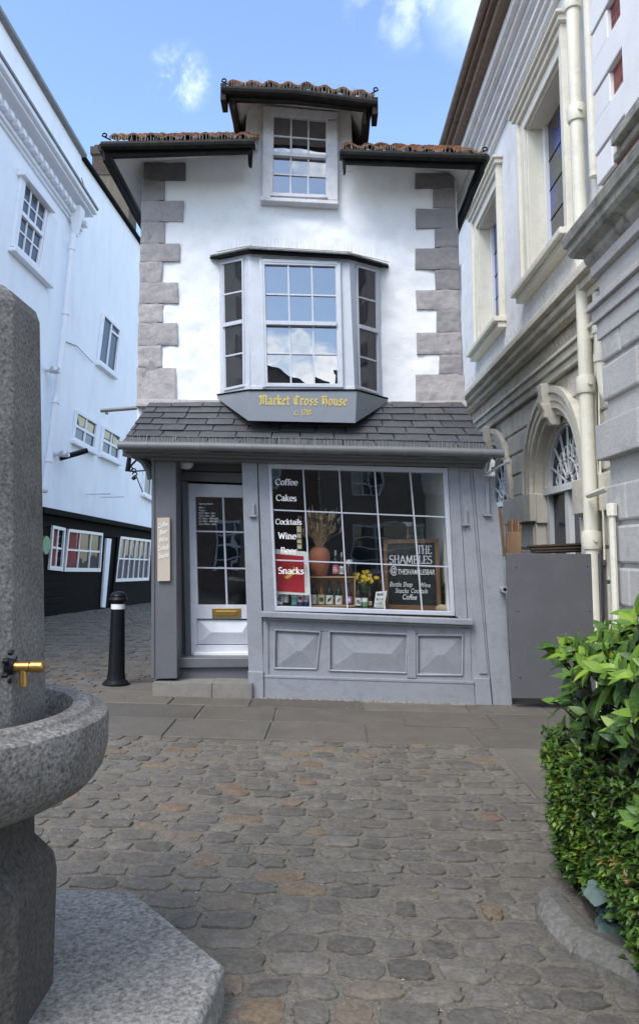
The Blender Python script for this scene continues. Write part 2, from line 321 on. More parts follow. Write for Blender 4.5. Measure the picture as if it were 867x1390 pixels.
SERIF = {   # broad-nib roman with small serifs
 'C': (1.15, [arc(.6,.7,.5,.72,45,315,14), [(.95,1.05),(.97,1.4)]]), 'o': (.92, [arc(.44,.48,.36,.5,90,450,16)]),
 'f': (.6, [arc(.48,1.2,.22,.25,40,180,6)+[(.26,0)], [(.06,.95),(.52,.95)], _sf(.26,0)]),
 'e': (.86, [[(.1,.52),(.76,.52)]+arc(.43,.49,.34,.5,5,315,14)]),
 'a': (.85, [arc(.4,.74,.24,.24,160,0,6)+[(.64,.1),(.76,.02)], arc(.38,.27,.26,.26,60,330,10)]),
 'k': (.92, [[(.2,1.45),(.2,0)], [(.2,.4),(.68,.95)], [(.34,.56),(.74,.02)], _sf(.2,0), _sf(.72,0,.14), [(.08,1.42),(.2,1.45)], _sf(.66,.96,.12)]),
 's': (.7, [arc(.35,.73,.22,.24,35,250,8)+arc(.33,.25,.25,.26,80,-150,8)]),
 'c': (.78, [arc(.44,.49,.36,.5,45,315,12)]), 't': (.58, [[(.25,1.25),(.25,.2)]+arc(.42,.2,.17,.2,180,300,5), [(.04,.95),(.5,.95)]]),
 'i': (.46, [[(.22,.95),(.22,0)], _sf(.22,0), [(.1,.94),(.22,.95)], [(.2,1.32),(.24,1.28)]]), 'l': (.46, [[(.22,1.45),(.22,0)], _sf(.22,0), [(.1,1.42),(.22,1.45)]]),
 'W': (1.55, [[(.12,1.4),(.45,.02),(.78,1.2),(1.1,.02),(1.42,1.4)], _sf(.12,1.4), _sf(1.42,1.4)]),
 'n': (.98, [[(.2,.95),(.2,0)], arc(.46,.62,.27,.36,170,0,8)+[(.73,0)], _sf(.2,0), _sf(.73,0), [(.08,.93),(.2,.95)]]),
 'B': (1.02, [[(.22,1.4),(.22,0)], [(.1,1.4),(.4,1.4)]+arc(.5,1.07,.27,.33,90,-90,8)+[(.22,.74)], [(.45,.74)]+arc(.53,.37,.34,.37,90,-90,8)+[(.1,0)]]),
 'r': (.7, [[(.2,.95),(.2,0)], arc(.48,.66,.26,.3,165,55,5), _sf(.2,0,.15), [(.08,.93),(.2,.95)]]),
 'S': (.88, [arc(.44,1.05,.3,.37,40,260,9)+arc(.42,.36,.34,.38,85,-150,9)]),
 'T': (1.0, [[(.04,1.36),(.96,1.36)], [(.5,1.36),(.5,0)], [(.05,1.36),(.05,1.22)], [(.95,1.36),(.95,1.22)], _sf(.5,0)]),
 'H': (1.12, [[(.2,1.4),(.2,0)], [(.9,1.4),(.9,0)], [(.2,.74),(.9,.74)], _sf(.2,0,.1), _sf(.9,0,.1), _sf(.2,1.4,.1), _sf(.9,1.4,.1)]),
 'E': (.88, [[(.2,1.4),(.2,0)], [(.1,1.38),(.74,1.38)], [(.2,.73),(.62,.73)], [(.1,.02),(.78,.02)], [(.74,1.38),(.74,1.26)], [(.78,.02),(.78,.14)]]),
 'A': (1.15, [[(.08,0),(.56,1.42),(1.06,0)], [(.28,.5),(.86,.5)], _sf(.08,0,.1), _sf(1.06,0,.1)]),
 'M': (1.38, [[(.18,0),(.26,1.4),(.68,.15),(1.1,1.4),(1.2,0)], _sf(.18,0,.1), _sf(1.2,0,.1)]),
 'L': (.85, [[(.2,1.4),(.2,0)], [(.1,.02),(.76,.02)], [(.76,.02),(.76,.18)], _sf(.2,1.4,.1)]), ' ': (.5, [])}
def nib_mesh(s, glyphs, ang, w, thin=.035):
    n = Vector((math.cos(R(ang)), math.sin(R(ang))))*w/2; t = Vector((-math.sin(R(ang)), math.cos(R(ang))))*thin/2
    vs, fs, x = [], [], 0
    for ch in s:
        adv, strokes = glyphs[ch]
        for st in strokes:
            for a, b in zip(st, st[1:]):
                A, B = Vector((a[0]+x, a[1])), Vector((b[0]+x, b[1]))
                d = (B-A)
                if d.length < 1e-6: continue
                perp = Vector((-d.y, d.x)).normalized()
                h = perp*max(thin/2, abs(perp.dot(n))+abs(perp.dot(t))*0.6)
                sh = n*(n.normalized().dot(d.normalized())) if abs(n.dot(d)) else Vector((0,0))
                e = d.normalized()*min(.05, w*.3)
                k = len(vs); vs += [Vector((*q, 0)) for q in (A-e+h, A-e-h, B+e-h, B+e+h)]; fs.append([k, k+1, k+2, k+3])
        x += adv
    return vs, fs
def lettering(parent, vsfs, x0, x1, yb, Y, m, mode='w', h=None, slope=0, name='lettering', proud=.004):
    """Fit flat lettering facing the street: left/right pixel x0..x1, baseline pixel yb on plane Y; h pixel height (else proportional)."""
    vs, fs = vsfs
    mnx = min(v.x for v in vs); mxx = max(v.x for v in vs); mxy = max(v.y for v in vs)
    a = P(x0, yb, Y); b = P(x1, yb+slope, Y); sx = (b.x-a.x)/(mxx-mnx)
    sy = sx if h is None else (P(x0, yb-h, Y).z-a.z)/mxy
    mb = MB()
    pts = []
    for v in vs:
        u = (v.x-mnx)/(mxx-mnx)
        pts.append(Vector((a.x+(v.x-mnx)*sx, Y-proud, a.z+(b.z-a.z)*u+v.y*sy)))
    e = .0003
    for i, f in enumerate(fs): mb.add([pts[k]+Vector((0, -e*(i % 7), 0)) for k in f], [list(range(len(f)))])
    return mb.build(name, m, parent, recalc=False)

# ------------------------------------------------------------------ sky, sun, camera
SUN_EL, SUN_AZ = 52, R(213)            # azimuth from +Y clockwise: behind the camera and to the left, thin bright cloud in front of the sun
w = bpy.data.worlds.new('World'); scene.world = w; w.use_nodes = True
nt = w.node_tree; N = nt.nodes; Lk = nt.links.new
bg = N['Background']; bg.inputs['Strength'].default_value = SKYS
sky = N.new('ShaderNodeTexSky'); sky.sky_type = 'NISHITA'; sky.sun_disc = False; sky.sun_elevation = R(SUN_EL); sky.sun_rotation = SUN_AZ
sky.air_density = 1.0; sky.dust_density = .6; sky.ozone_density = 2.0
tc = N.new('ShaderNodeTexCoord'); sep = N.new('ShaderNodeSeparateXYZ'); Lk(tc.outputs['Generated'], sep.inputs[0])
def vmath(op, a, b=None):
    n = N.new('ShaderNodeMath'); n.operation = op
    for i, q in enumerate((a, b)):
        if q is None: continue
        if isinstance(q, (int, float)): n.inputs[i].default_value = q
        else: Lk(q, n.inputs[i])
    return n.outputs[0]
def wnoise(scale, det, off=(0,0,0), rough=.6):
    mp = N.new('ShaderNodeMapping'); mp.inputs['Location'].default_value = off; Lk(tc.outputs['Generated'], mp.inputs[0])
    n = N.new('ShaderNodeTexNoise'); n.inputs['Scale'].default_value = scale; n.inputs['Detail'].default_value = det; n.inputs['Roughness'].default_value = rough; n.inputs['Distortion'].default_value = .3
    Lk(mp.outputs[0], n.inputs['Vector']); return n.outputs['Fac']
def mrange(v, a, b, c=0, d=1, smooth=True):
    n = N.new('ShaderNodeMapRange'); n.interpolation_type = 'SMOOTHSTEP' if smooth else 'LINEAR'
    Lk(v, n.inputs[0])
    for i, q in enumerate((a, b, c, d)): n.inputs[i+1].default_value = q
    return n.outputs[0]
def blob(px, py, r0, r1):              # soft region of sky round one direction
    d = ray(px, py).normalized(); dp = N.new('ShaderNodeVectorMath'); dp.operation = 'DOT_PRODUCT'
    nm = N.new('ShaderNodeVectorMath'); nm.operation = 'NORMALIZE'; Lk(tc.outputs['Generated'], nm.inputs[0]); Lk(nm.outputs[0], dp.inputs[0]); dp.inputs[1].default_value = d
    return mrange(dp.outputs['Value'], math.cos(R(r1)), math.cos(R(r0)))
detail = wnoise(7.5, 8, (3.1, .7, 2.2), .62)
behind = mrange(sep.outputs['Y'], .25, -.35)                       # more cumulus over the town behind the camera
cum = vmath('MULTIPLY', mrange(wnoise(CLS, 9, (CLX, CLY, CLZ), .55), .49, .57), behind)
wisp1 = vmath('MULTIPLY', blob(244, 106, .2, 2.5), vmath('MULTIPLY', mrange(wnoise(24, 8, (1.7, 0, .3), .66), .38, .85), .40))
wisp2 = vmath('MULTIPLY', vmath('MULTIPLY', blob(660, -20, .3, 5.2), .22), mrange(wnoise(9, 8, (.2, .9, .3), .6), .30, .72))
wisp3 = vmath('MULTIPLY', vmath('MULTIPLY', blob(540, -10, .5, 4), .25), mrange(wnoise(16, 8, (2.2, 1.9, .3), .6), .45, .7))
cl = vmath('MAXIMUM', vmath('MAXIMUM', cum, wisp1), vmath('MAXIMUM', wisp2, wisp3))
shade = mrange(detail, .3, .7, .72, 1.0)
cc = N.new('ShaderNodeCombineColor'); Lk(vmath('MULTIPLY', shade, CLOUD*.97), cc.inputs[0]); Lk(vmath('MULTIPLY', shade, CLOUD), cc.inputs[1]); Lk(vmath('MULTIPLY', shade, CLOUD*1.04), cc.inputs[2])
mx = N.new('ShaderNodeMix'); mx.data_type = 'RGBA'; Lk(cl, mx.inputs[0]); Lk(sky.outputs[0], mx.inputs[6]); Lk(cc.outputs[0], mx.inputs[7])
Lk(mx.outputs[2], bg.inputs['Color'])

sl = bpy.data.lights.new('sun', 'SUN'); sl.energy = 1.3; sl.angle = R(30); sl.color = (1, .96, .90)
so = bpy.data.objects.new('sun', sl); COL.objects.link(so)
sd = Vector((math.sin(SUN_AZ)*math.cos(R(SUN_EL)), math.cos(SUN_AZ)*math.cos(R(SUN_EL)), math.sin(R(SUN_EL))))
so.rotation_euler = (-sd).to_track_quat('-Z', 'Y').to_euler(); so.location = sd*30

cam = bpy.data.cameras.new('camera'); co = bpy.data.objects.new('camera', cam); COL.objects.link(co); scene.camera = co
co.location = EYE; co.rotation_euler = (R(90)+PITCH, 0, 0)
cam.sensor_fit = 'VERTICAL'; cam.sensor_height = 36; cam.lens = 1000*36/1390; cam.shift_y = -45/1390; cam.clip_end = 500; cam.clip_start = .05
vs_ = scene.view_settings; vs_.view_transform = 'Standard'; vs_.look = 'None'; vs_.gamma = 1; vs_.use_curve_mapping = False; vs_.exposure = EXPO

# ------------------------------------------------------------------ ground
def gz(x, y): return .02-.03*max(-9, min(6, x))-.03*max(0, y-15)
g = MB()
xs = [-120,-60,-20,-9,-6,-4,-2,0,2,4,6,20,60,120]; ys = [-120,-60,-20,-5,0,2,4,6,8,10,12,15,18,22,26,60,150,400]
for j in range(len(ys)-1):
    for i in range(len(xs)-1):
        g.quad(*[Vector((x, y, gz(x, min(y, 26))-.003)) for x, y in ((xs[i],ys[j]),(xs[i+1],ys[j]),(xs[i+1],ys[j+1]),(xs[i],ys[j+1]))])
tag(g.build('ground', M['mortar'], recalc=False), kind='structure')

def stone(mb, cx, cy, w, d, h, tint, jit=.010, lift=0.0):
    rot = rnd(-.045, .045); n = 16; rings = []
    tx, ty = rnd(-.03, .03), rnd(-.035, .035); p = rnd(4.5, 9); sk = rnd(-.14, .14); crown = rnd(.0, .005)
    offs = [rnd(-jit, jit) for _ in range(n)]
    for k, (sc, z) in enumerate(((1, -.03), (.99, -.003), (.965, h*.75), (.90, h), (.45, h+crown))):
        ring = []
        for i in range(n):
            a = 2*math.pi*(i+.5)/n; c, s_ = math.cos(a), math.sin(a)
            q = (abs(c)**p+abs(s_)**p)**(-1/p)
            x = (c*q*w/2+offs[i])*sc; y = (s_*q*d/2+offs[(i*5) % n])*sc; x += sk*y
            x, y = x*math.cos(rot)-y*math.sin(rot), x*math.sin(rot)+y*math.cos(rot)
            ring.append(Vector((cx+x, cy+y, gz(cx+x, cy+y)+z+lift+x*tx+y*ty+(rnd(-.0012, .0012) if k > 1 else 0))))
        rings.append(ring)
    b = len(mb.v)
    for r_ in rings: mb.v += r_
    for k in range(len(rings)-1):
        for i in range(n): mb.f.append([b+k*n+i, b+k*n+(i+1) % n, b+(k+1)*n+(i+1) % n, b+(k+1)*n+i]); mb.t.append(tint)
    mb.f.append([b+(len(rings)-1)*n+i for i in range(n)]); mb.t.append(tint)

def pav_left(y): return -1.70-.28*max(0, y-6.0)
OCT = (-1.08, 2.29)
def in_flags(x, y):
    if 5.95+.05*math.sin(x*2) < y < 8.15 and pav_left(y) < x < 3: return True
    return x > 1.33 and y > 2.2
cob = MB(); y = 1.3
while y < 25:
    d = rnd(.12, .16) if y < 10 else rnd(.17, .21)
    lo = -6.2 if y > 6 else -4.2; tilt_ = rnd(-.012, .012)
    x = lo+rnd(0, .2)
    while x < 1.6:
        wd = rnd(.115, .25); cx = x+wd/2; cy = y+d/2+.02*math.sin(x*1.7+y)+.009*x+tilt_*x
        if not in_flags(cx, cy) and not (cy > 8.2 and cx > -1.8) and not (cx < -5.7 and cy > 12):
            r = random.random()
            t = rnd(0, .5) if r < .90 else rnd(.55, 1)
            if max(abs(cx-OCT[0]), abs(cy-OCT[1])) > .74:
                lift = rnd(-.0035, .0035)+.004*noise.noise(Vector((cx*.8, cy*.8, 0)))
                stone(cob, cx, cy, wd-rnd(.018,.034), d-rnd(.018,.03), rnd(.002, .007), t, lift=lift)
        x += wd
    y += d
tag(cob.build('cobbled_street', M['cobble'], smooth=50, recalc=False), kind='structure')
gr = MB()
def pebble(p, s, t):
    q = [p+Vector((rnd(.6,1.2)*s*a, rnd(.6,1.2)*s*b, rnd(.5,.9)*s*c)) for a, b, c in ((1,0,0),(0,1,0),(-1,0,0),(0,-1,0),(0,0,1))]
    gr.add(q, [[0,1,4],[1,2,4],[2,3,4],[3,0,4],[3,2,1,0]], t)
for i in range(2600):
    y_ = 2.5+3.6*random.random()**1.2; x = rnd(-2.2, 1.35)
    if noise.noise(Vector((x*1.6, y_*1.6, 5))) < rnd(-.5, .35) or (x < -.15 and y_ < 3.25): continue
    pebble(Vector((x, y_, gz(x, y_)+.004)), rnd(.0022, .006), rnd(0, 1)**1.3)
for i in range(240):
    x, y_ = rnd(-2.0, 1.9), rnd(7.2, 7.6); pebble(Vector((x, y_, gz(x, y_)+.012)), rnd(.003, .009), rnd(0, .6))
tag(gr.build('gravel', M['grit'], recalc=False), kind='stuff')
fl = MB()
def flag(x0, x1, y0, y1):
    gp = .007; t = rnd(0, 1); z = rnd(-.003, .004); b = .006
    if x1-x0 < .12 or y1-y0 < .1: return
    lo = [(x0+gp,y0+gp),(x1-gp,y0+gp),(x1-gp,y1-gp),(x0+gp,y1-gp)]
    lo = [(x+rnd(-.008,.008), y+rnd(-.008,.008)) for x, y in lo]
    cx, cy = (x0+x1)/2, (y0+y1)/2
    up = [(x+(b if x < cx else -b), y+(b if y < cy else -b)) for x, y in lo]
    A = [Vector((x,y,gz(x,y)-.02)) for x, y in lo]; B = [Vector((x,y,gz(x,y)+.004+z)) for x, y in lo]; C = [Vector((x,y,gz(x,y)+.010+z)) for x, y in up]
    fl.hexa(A, B, t); fl.hexa(B, C, t)
y = 5.95
for d in (.62, .58, .55, .5):
    x = pav_left(y+d)
    while x < 2.95:
        wd = rnd(.6, 1.15); flag(x, min(x+wd, 2.98), y, y+d); x += wd
    y += d
x_rows = 5.95
while x_rows > 1.6:
    d = rnd(.42, .62); x = 1.35
    flag(1.35, 1.35+rnd(.5,.75), x_rows-d, x_rows); flag(2.12, 2.9, x_rows-d, x_rows); x_rows -= d
tag(fl.build('pavement', M['flag'], recalc=False), kind='structure')
# ------------------------------------------------------------------ the crooked house
YW, YS = 8.0, 7.6
BACK = Vector((0, 1, 0))
house = thing('crooked_house', 'narrow leaning white house with grey quoins, oriel window and grey shopfront', 'house', (0, YS, .02))

# bilinear pixel helper
def lerp(a, b, t): return (a[0]+(b[0]-a[0])*t, a[1]+(b[1]-a[1])*t)
def bil(q, s, t): return lerp(lerp(q[0], q[1], s), lerp(q[3], q[2], s), t)     # q tl,tr,br,bl

# --- upper walls
wl = MB()
wl.rough([P(*q, YW) for q in ((196,205),(617,213),(631,552),(185,552))], 90, 80, Vector((0,.25,0)), .030, 3.2)
wl.build('wall', M['render'], house, smooth=True)
xl, xr = P(190,400,YW).x, P(622,400,YW).x
sw = MB()
sw.box(xl-.01, xl+.2, YW+.05, 11.6, 2.6, 5.75); sw.box(xr-.2, xr, YW+.05, 11.6, 2.6, 5.7); sw.box(xl, xr, 11.4, 11.6, 0, 5.7)
sw.build('wall', M['render'], house)
dw = MB()
dw.rough([P(*q, YW-.004) for q in ((336,136),(476,150),(479,232),(330,228))], 30, 20, Vector((0,.25,0)), .012, 3)
a, b = P(336,136,YW), P(476,150,YW)
dw.box(a.x+.01, a.x+.14, YW+.1, 10.6, 5.4, 6.60); dw.box(b.x-.14, b.x-.01, YW+.1, 10.6, 5.4, 6.46)
dw.build('dormer_wall', M['render'], house, smooth=40)
# --- quoins (tint 0 dark, .5 mid, 1 pale)
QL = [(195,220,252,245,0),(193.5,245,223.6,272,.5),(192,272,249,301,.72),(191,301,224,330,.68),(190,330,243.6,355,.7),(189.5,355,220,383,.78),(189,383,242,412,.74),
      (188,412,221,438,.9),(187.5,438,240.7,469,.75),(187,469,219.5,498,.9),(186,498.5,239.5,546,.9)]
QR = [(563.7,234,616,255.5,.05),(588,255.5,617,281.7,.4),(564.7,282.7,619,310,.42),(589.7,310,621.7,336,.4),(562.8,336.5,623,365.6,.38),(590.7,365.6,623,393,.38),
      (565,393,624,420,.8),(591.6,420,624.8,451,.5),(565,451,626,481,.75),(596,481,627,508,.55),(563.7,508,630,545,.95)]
qb_ = MB()
for L_ in (QL, QR):
    xs_ = [(min(q[2] for q in L_) if L_ is QL else max(q[0] for q in L_)), 0]
    if L_ is QL: qb_.slab([(196,222),(218,222),(214,546),(186,546)], YW-.020, YW+.05, .45)
    else:
        qb2_ = MB(); qb2_.slab([(597,236),(616,236),(630,546),(600,546)], YW-.020, YW+.05, .45); qb2_.build('quoin_bedding', M['quoin'], house)
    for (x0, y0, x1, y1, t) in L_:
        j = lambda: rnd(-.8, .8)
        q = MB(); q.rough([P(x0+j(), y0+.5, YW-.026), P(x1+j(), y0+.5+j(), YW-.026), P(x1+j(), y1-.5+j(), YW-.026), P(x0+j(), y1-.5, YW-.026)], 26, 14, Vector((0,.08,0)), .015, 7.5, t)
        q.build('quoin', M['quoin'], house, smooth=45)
qb_.build('quoin_bedding', M['quoin'], house)
led = MB(); led2 = MB()
led.rough([P(*q, YW-.06) for q in ((186,541),(300,543),(300,553),(184,551))], 24, 4, Vector((0,.1,0)), .02, 7, .95)
led2.rough([P(*q, YW-.06) for q in ((522,545),(632,543),(634,552),(522,553))], 24, 4, Vector((0,.1,0)), .02, 7, .95)
led.build('mortar_fillet', M['quoin'], house, smooth=45); led2.build('mortar_fillet', M['quoin'], house, smooth=45)

# --- pantiles
def pantiles(mb, A, B, up, nrow, w=.2, pitch_len=.3, skip=None, amp=.028):
    """A->B eave line, up = unit vector up the slope; rows of rolled clay tiles."""
    ln = (B-A).length; e = (B-A)/ln; nrm = e.cross(up).normalized()
    if nrm.z < 0: nrm = -nrm
    n = max(1, round(ln/w)); w = ln/n
    for r in range(nrow):
        for c in range(n):
            t = rnd(0, 1); o = A+e*(c*w)+up*(r*pitch_len)+nrm*rnd(-.006, .008)
            if skip and skip(o+e*w/2): continue
            k = len(mb.v); m = 7
            for jj, (u, lift) in enumerate(((-.02, .034), (pitch_len+.04, .0))):
                for i in range(m+1):
                    s_ = i/m; hgt = amp*math.sin(math.pi*min(1, s_/.62))if s_ < .62 else -.25*amp*math.sin(math.pi*(s_-.62)/.38)
                    p = o+e*(s_*w*1.04)+up*(u+rnd(-.003,.003))+nrm*(hgt+lift)
                    mb.v.append(p); mb.v.append(p-nrm*.02)
            row = (m+1)*2
            for i in range(m):
                a0 = k+i*2
                mb.f += [[a0, a0+2, a0+row+2, a0+row], [a0+1, a0+row+1, a0+row+3, a0+3], [a0, a0+1, a0+3, a0+2]]
                mb.t += [t]*3
            mb.f += [[k, k+row, k+row+1, k+1], [k+m*2, k+m*2+1, k+row+m*2+1, k+row+m*2]]; mb.t += [t]*2
UP = Vector((0, math.cos(R(31)), math.sin(R(31))))
# main eaves: px of gutter top at Y=7.45
YG = 7.45
roof = MB(); roof2 = MB()
eL0, eL1 = P(150,190,YG+.03), P(345,187.5,YG+.03)
eR0, eR1 = P(466,202,YG+.03), P(652,209,YG+.03)
pantiles(roof, eL0, eL1, UP, 6); pantiles(roof2, eR0, eR1, UP, 6)
# hip side slopes and back as plain battened sheets under the same tiles
apexL, apexR = Vector((-1.0, 9.6, 6.98)), Vector((.5, 9.6, 6.88)); iL, iR = Vector((.1,.05,0)), Vector((-.1,.05,0))
bL, bR = Vector((eL0.x, 11.9, eL0.z)), Vector((eR1.x, 11.9, eR1.z))
rs = MB(); rb_ = MB()
dn = Vector((0, 0, -.02)); d2, d3 = Vector((0,0,-.025)), Vector((0,0,-.09))
for q in ([eL0+iL, bL+iL, apexL], [eR1+iR, bR+iR, apexR], [bL+iL, bR+iR, apexR, apexL]):
    rs.hexa([p for p in q], [p+dn for p in q]); rb_.hexa([p+d2 for p in q], [p+d3 for p in q])
for q in ([eL0+Vector((0,.02,0)), eL1+Vector((0,.02,0)), Vector((-.72, 8.05+1.5, eL1.z+1.0)), apexL], [eR0+Vector((0,.02,0)), eR1+Vector((0,.02,0)), apexR, Vector((.3, 8.05+1.5, eR0.z+1.0))]):
    rs.hexa([p-Vector((0,0,.01)) for p in q], [p+dn for p in q]); rb_.hexa([p+d2 for p in q], [p+d3 for p in q])
ro = roof.build('roof', M['tile'], house); roof2.build('roof', M['tile'], house)
rs.build('roof_slope', M['tile'], ro); rb_.build('roof_boarding', M['soffit'], ro)
# black gutters + fascia
def gutter(pts, Y, name='gutter', ret=None):
    mb = MB(); mb.slab(pts, Y, Y+.1)
    return mb
for side in (0, 1):
    gm = MB()
    if side == 0:
        gm.slab([(138,194),(346,190.5),(346,197),(140,201)], YG-.05, YG+.06); gm.slab([(143,200),(345,196.5),(338,207),(152,213)], YG, YG+.05)
        ax, ay, bx, by = 138,196,346,192; g0, sgn = P(140,199,YG), -1
        gm.slab([(336,206),(343,200),(341.5,226),(337,224)], YG+.25, YG+.30)
    else:
        gm.slab([(461,204),(659,210.5),(659,217),(461,211)], YG-.05, YG+.06); gm.slab([(463,210),(655,216),(646,228),(468,221)], YG, YG+.05)
        ax, ay, bx, by = 461,206,659,212.5; g0, sgn = P(657,215,YG), 1
        gm.slab([(464,212),(470,214),(469,234),(466,236)], YG+.25, YG+.30)
    gm.tube([P(ax,ay+2,YG-.05), P((ax+bx)/2,(ay+by)/2+2.4,YG-.05), P(bx,by+2,YG-.05)], .045, 10)
    gm.tube([g0+Vector((rnd(-.012,.012), .35*i, rnd(-.015,.015)-.01*i)) for i in range(9)], .055, 8)
    gm.hexa([g0+Vector((0,0,.04)), g0+Vector((0,3.9,.04)), g0+Vector((0,3.9,-.16)), g0+Vector((0,0,-.16))],
            [g0+Vector((-.03*sgn,0,.04)), g0+Vector((-.03*sgn,3.9,.04)), g0+Vector((-.03*sgn,3.9,-.16)), g0+Vector((-.03*sgn,0,-.16))])
    gm.build('gutter', M['gutter_black'], house, bevel=.006)
def soff(sf, front, back, Yf, Yb):
    a = [P(*q, Yf) for q in front]; b = [P(*q, Yb) for q in back]
    sf.hexa([a[0], a[1], b[1], b[0]], [p+Vector((0,0,.04)) for p in (a[0], a[1], b[1], b[0])])
for side in (0, 1):
    sf = MB()
    if side == 0: soff(sf, ((152,211),(339,206)), ((192,221),(336,209)), YG+.03, YW+.02); f0, w0 = P(152,211,YG+.03), P(194,221,YW)
    else: soff(sf, ((467,220),(646,227)), ((479,219),(619,235.5)), YG+.03, YW+.02); f0, w0 = P(646,227,YG+.03), P(618,235,YW)
    a = [f0, f0+Vector((0,4,0)), Vector((w0.x, f0.y+4, w0.z)), w0+Vector((0,.02,0))]
    sf.hexa(a, [p+Vector((0,0,.04)) for p in a])
    sf.box(w0.x-.2, w0.x+.06, YW-.12, YW+.4, w0.z+.03, w0.z+.09)
    sf.build('soffit', M['soffit'], house)
# --- dormer roof
YD = 7.5
dr = MB()
d0, d1 = P(309,117,YD+.02), P(507,131.5,YD+.02)
mid = P(408,119,YD+.02)
pantiles(dr, d0, mid, Vector((0, math.cos(R(33)), math.sin(R(33)))), 5, w=.19); pantiles(dr, mid, d1, Vector((0, math.cos(R(33)), math.sin(R(33)))), 5, w=.19)
dr2 = MB(); db_ = MB()
rz = Vector((-.2, 9.0, 7.45)); d0, d1 = d0+Vector((.1,.06,0)), d1+Vector((-.1,.06,0)); k0, k1 = Vector((d0.x, 10.6, d0.z)), Vector((d1.x, 10.6, d1.z))
for q in ([d0, k0, rz], [d1, k1, rz], [k0, k1, rz], [d0, d1, rz]):
    dr2.hexa([p-Vector((0,0,.012)) for p in q], [p+dn for p in q]); db_.hexa([p+d2 for p in q], [p+d3 for p in q])
dro = dr.build('dormer_roof', M['tile'], house); dr2.build('roof_slope', M['tile'], dro); db_.build('roof_boarding', M['soffit'], dro)
dg = MB()
dg.slab([(301,118),(400,122),(512,137),(511,146),(400,131),(301,127)], YD-.05, YD+.06)
dg.slab([(305,126),(400,130),(508,145),(500,150),(400,139),(312,136)], YD, YD+.05)
dg.tube([P(301,122,YD-.05), P(400,126,YD-.05), P(512,141,YD-.05)], .045, 10)
for (px, py, sg) in ((304,124,-1), (508.5,143,1)):
    g0 = P(px, py, YD)
    dg.hexa([g0+Vector((-.03,-.06,.06)), g0+Vector((.03,-.06,.06)), g0+Vector((.03,-.06,-.14)), g0+Vector((-.03,-.06,-.14))],
            [g0+Vector((-.03,.14,.06)), g0+Vector((.03,.14,.06)), g0+Vector((.03,.14,-.16)), g0+Vector((-.03,.14,-.16))])
    pts = [g0+Vector((-sg*.07+rnd(-.01,.01), .3*i, rnd(-.012,.012))) for i in range(10)]
    dg.tube(pts, .05, 8)
    g1 = g0+Vector((-sg*.09, 0, -.02))
    dg.hexa([g1, g1+Vector((0,2.9,0)), g1+Vector((0,2.9,-.18)), g1+Vector((0,.02,-.18))], [p+Vector((-.03*sg,0,0)) for p in (g1, g1+Vector((0,2.9,0)), g1+Vector((0,2.9,-.18)), g1+Vector((0,.02,-.18)))])
dg.build('dormer_gutter', M['gutter_black'], house, bevel=.008)
sf = MB()
soff(sf, ((313,134.5),(501,149)), ((335,139.5),(477,153.5)), YD+.03, YW+.02)
for f0, w0 in ((P(318,135.5,YD+.05), P(336,140,YW)), (P(496,149,YD+.05), P(476,154,YW))):
    a = [f0, f0+Vector((0,3,0)), Vector((w0.x, f0.y+3, w0.z)), w0+Vector((0,.02,0))]
    sf.hexa(a, [p+Vector((0,0,.04)) for p in a])
sf.build('dormer_soffit', M['soffit'], house)
# scroll ends and bird spikes
def scroll(px, py, Y, sg, s=.034):
    it = MB()
    c = P(px, py, Y); pts = [c+Vector((sg*s*(1-.12*i)*math.cos(.75*i), 0, s*(1-.12*i)*math.sin(.75*i))) for i in range(7)]
    it.tube([c+Vector((-sg*.06, .02, -.04))]+pts, .008, 6); it.build('tile_hook', M['black'], house)
for a in ((305,110,YD,-1),(509,122,YD,1),(143,184,YG,-1),(657,203,YG,1)): scroll(*a)
def spikes(runs):
    sp = MB()
    for a, b, Y, n, hpx, r in runs:
        sp.tube([P(*a, Y)-Vector((.03,0,0)), P(*b, Y)+Vector((.03,0,0))], .005, 4)
        for i in range(n):
            q = lerp(a, b, (i+rnd(.2,.8))/n); p0 = P(*q, Y); h = hpx*rnd(.75, 1.15)*Y/1000
            sp.tube([p0, p0+Vector((rnd(-.012,.012), rnd(-.05,.0), h))], r, 3, cap=False)
    sp.build('bird_spikes', M['spike'], house)
spikes([((310,122),(408,124),YD,34,13,.0025), ((408,124),(508,139),YD,34,14,.0025)])
spikes([((150,196),(345,193),YG-.02,52,11,.0025)]); spikes([((464,208),(655,214),YG-.02,60,11,.0025)])
spikes([((170,604),(662,614),7.27,105,14,.002)])
spikes([((298,342),(338,333),7.5,8,11,.0011), ((338,334),(474,342),7.4,26,12,.0011), ((474,342),(524,356),7.5,9,11,.0011)])

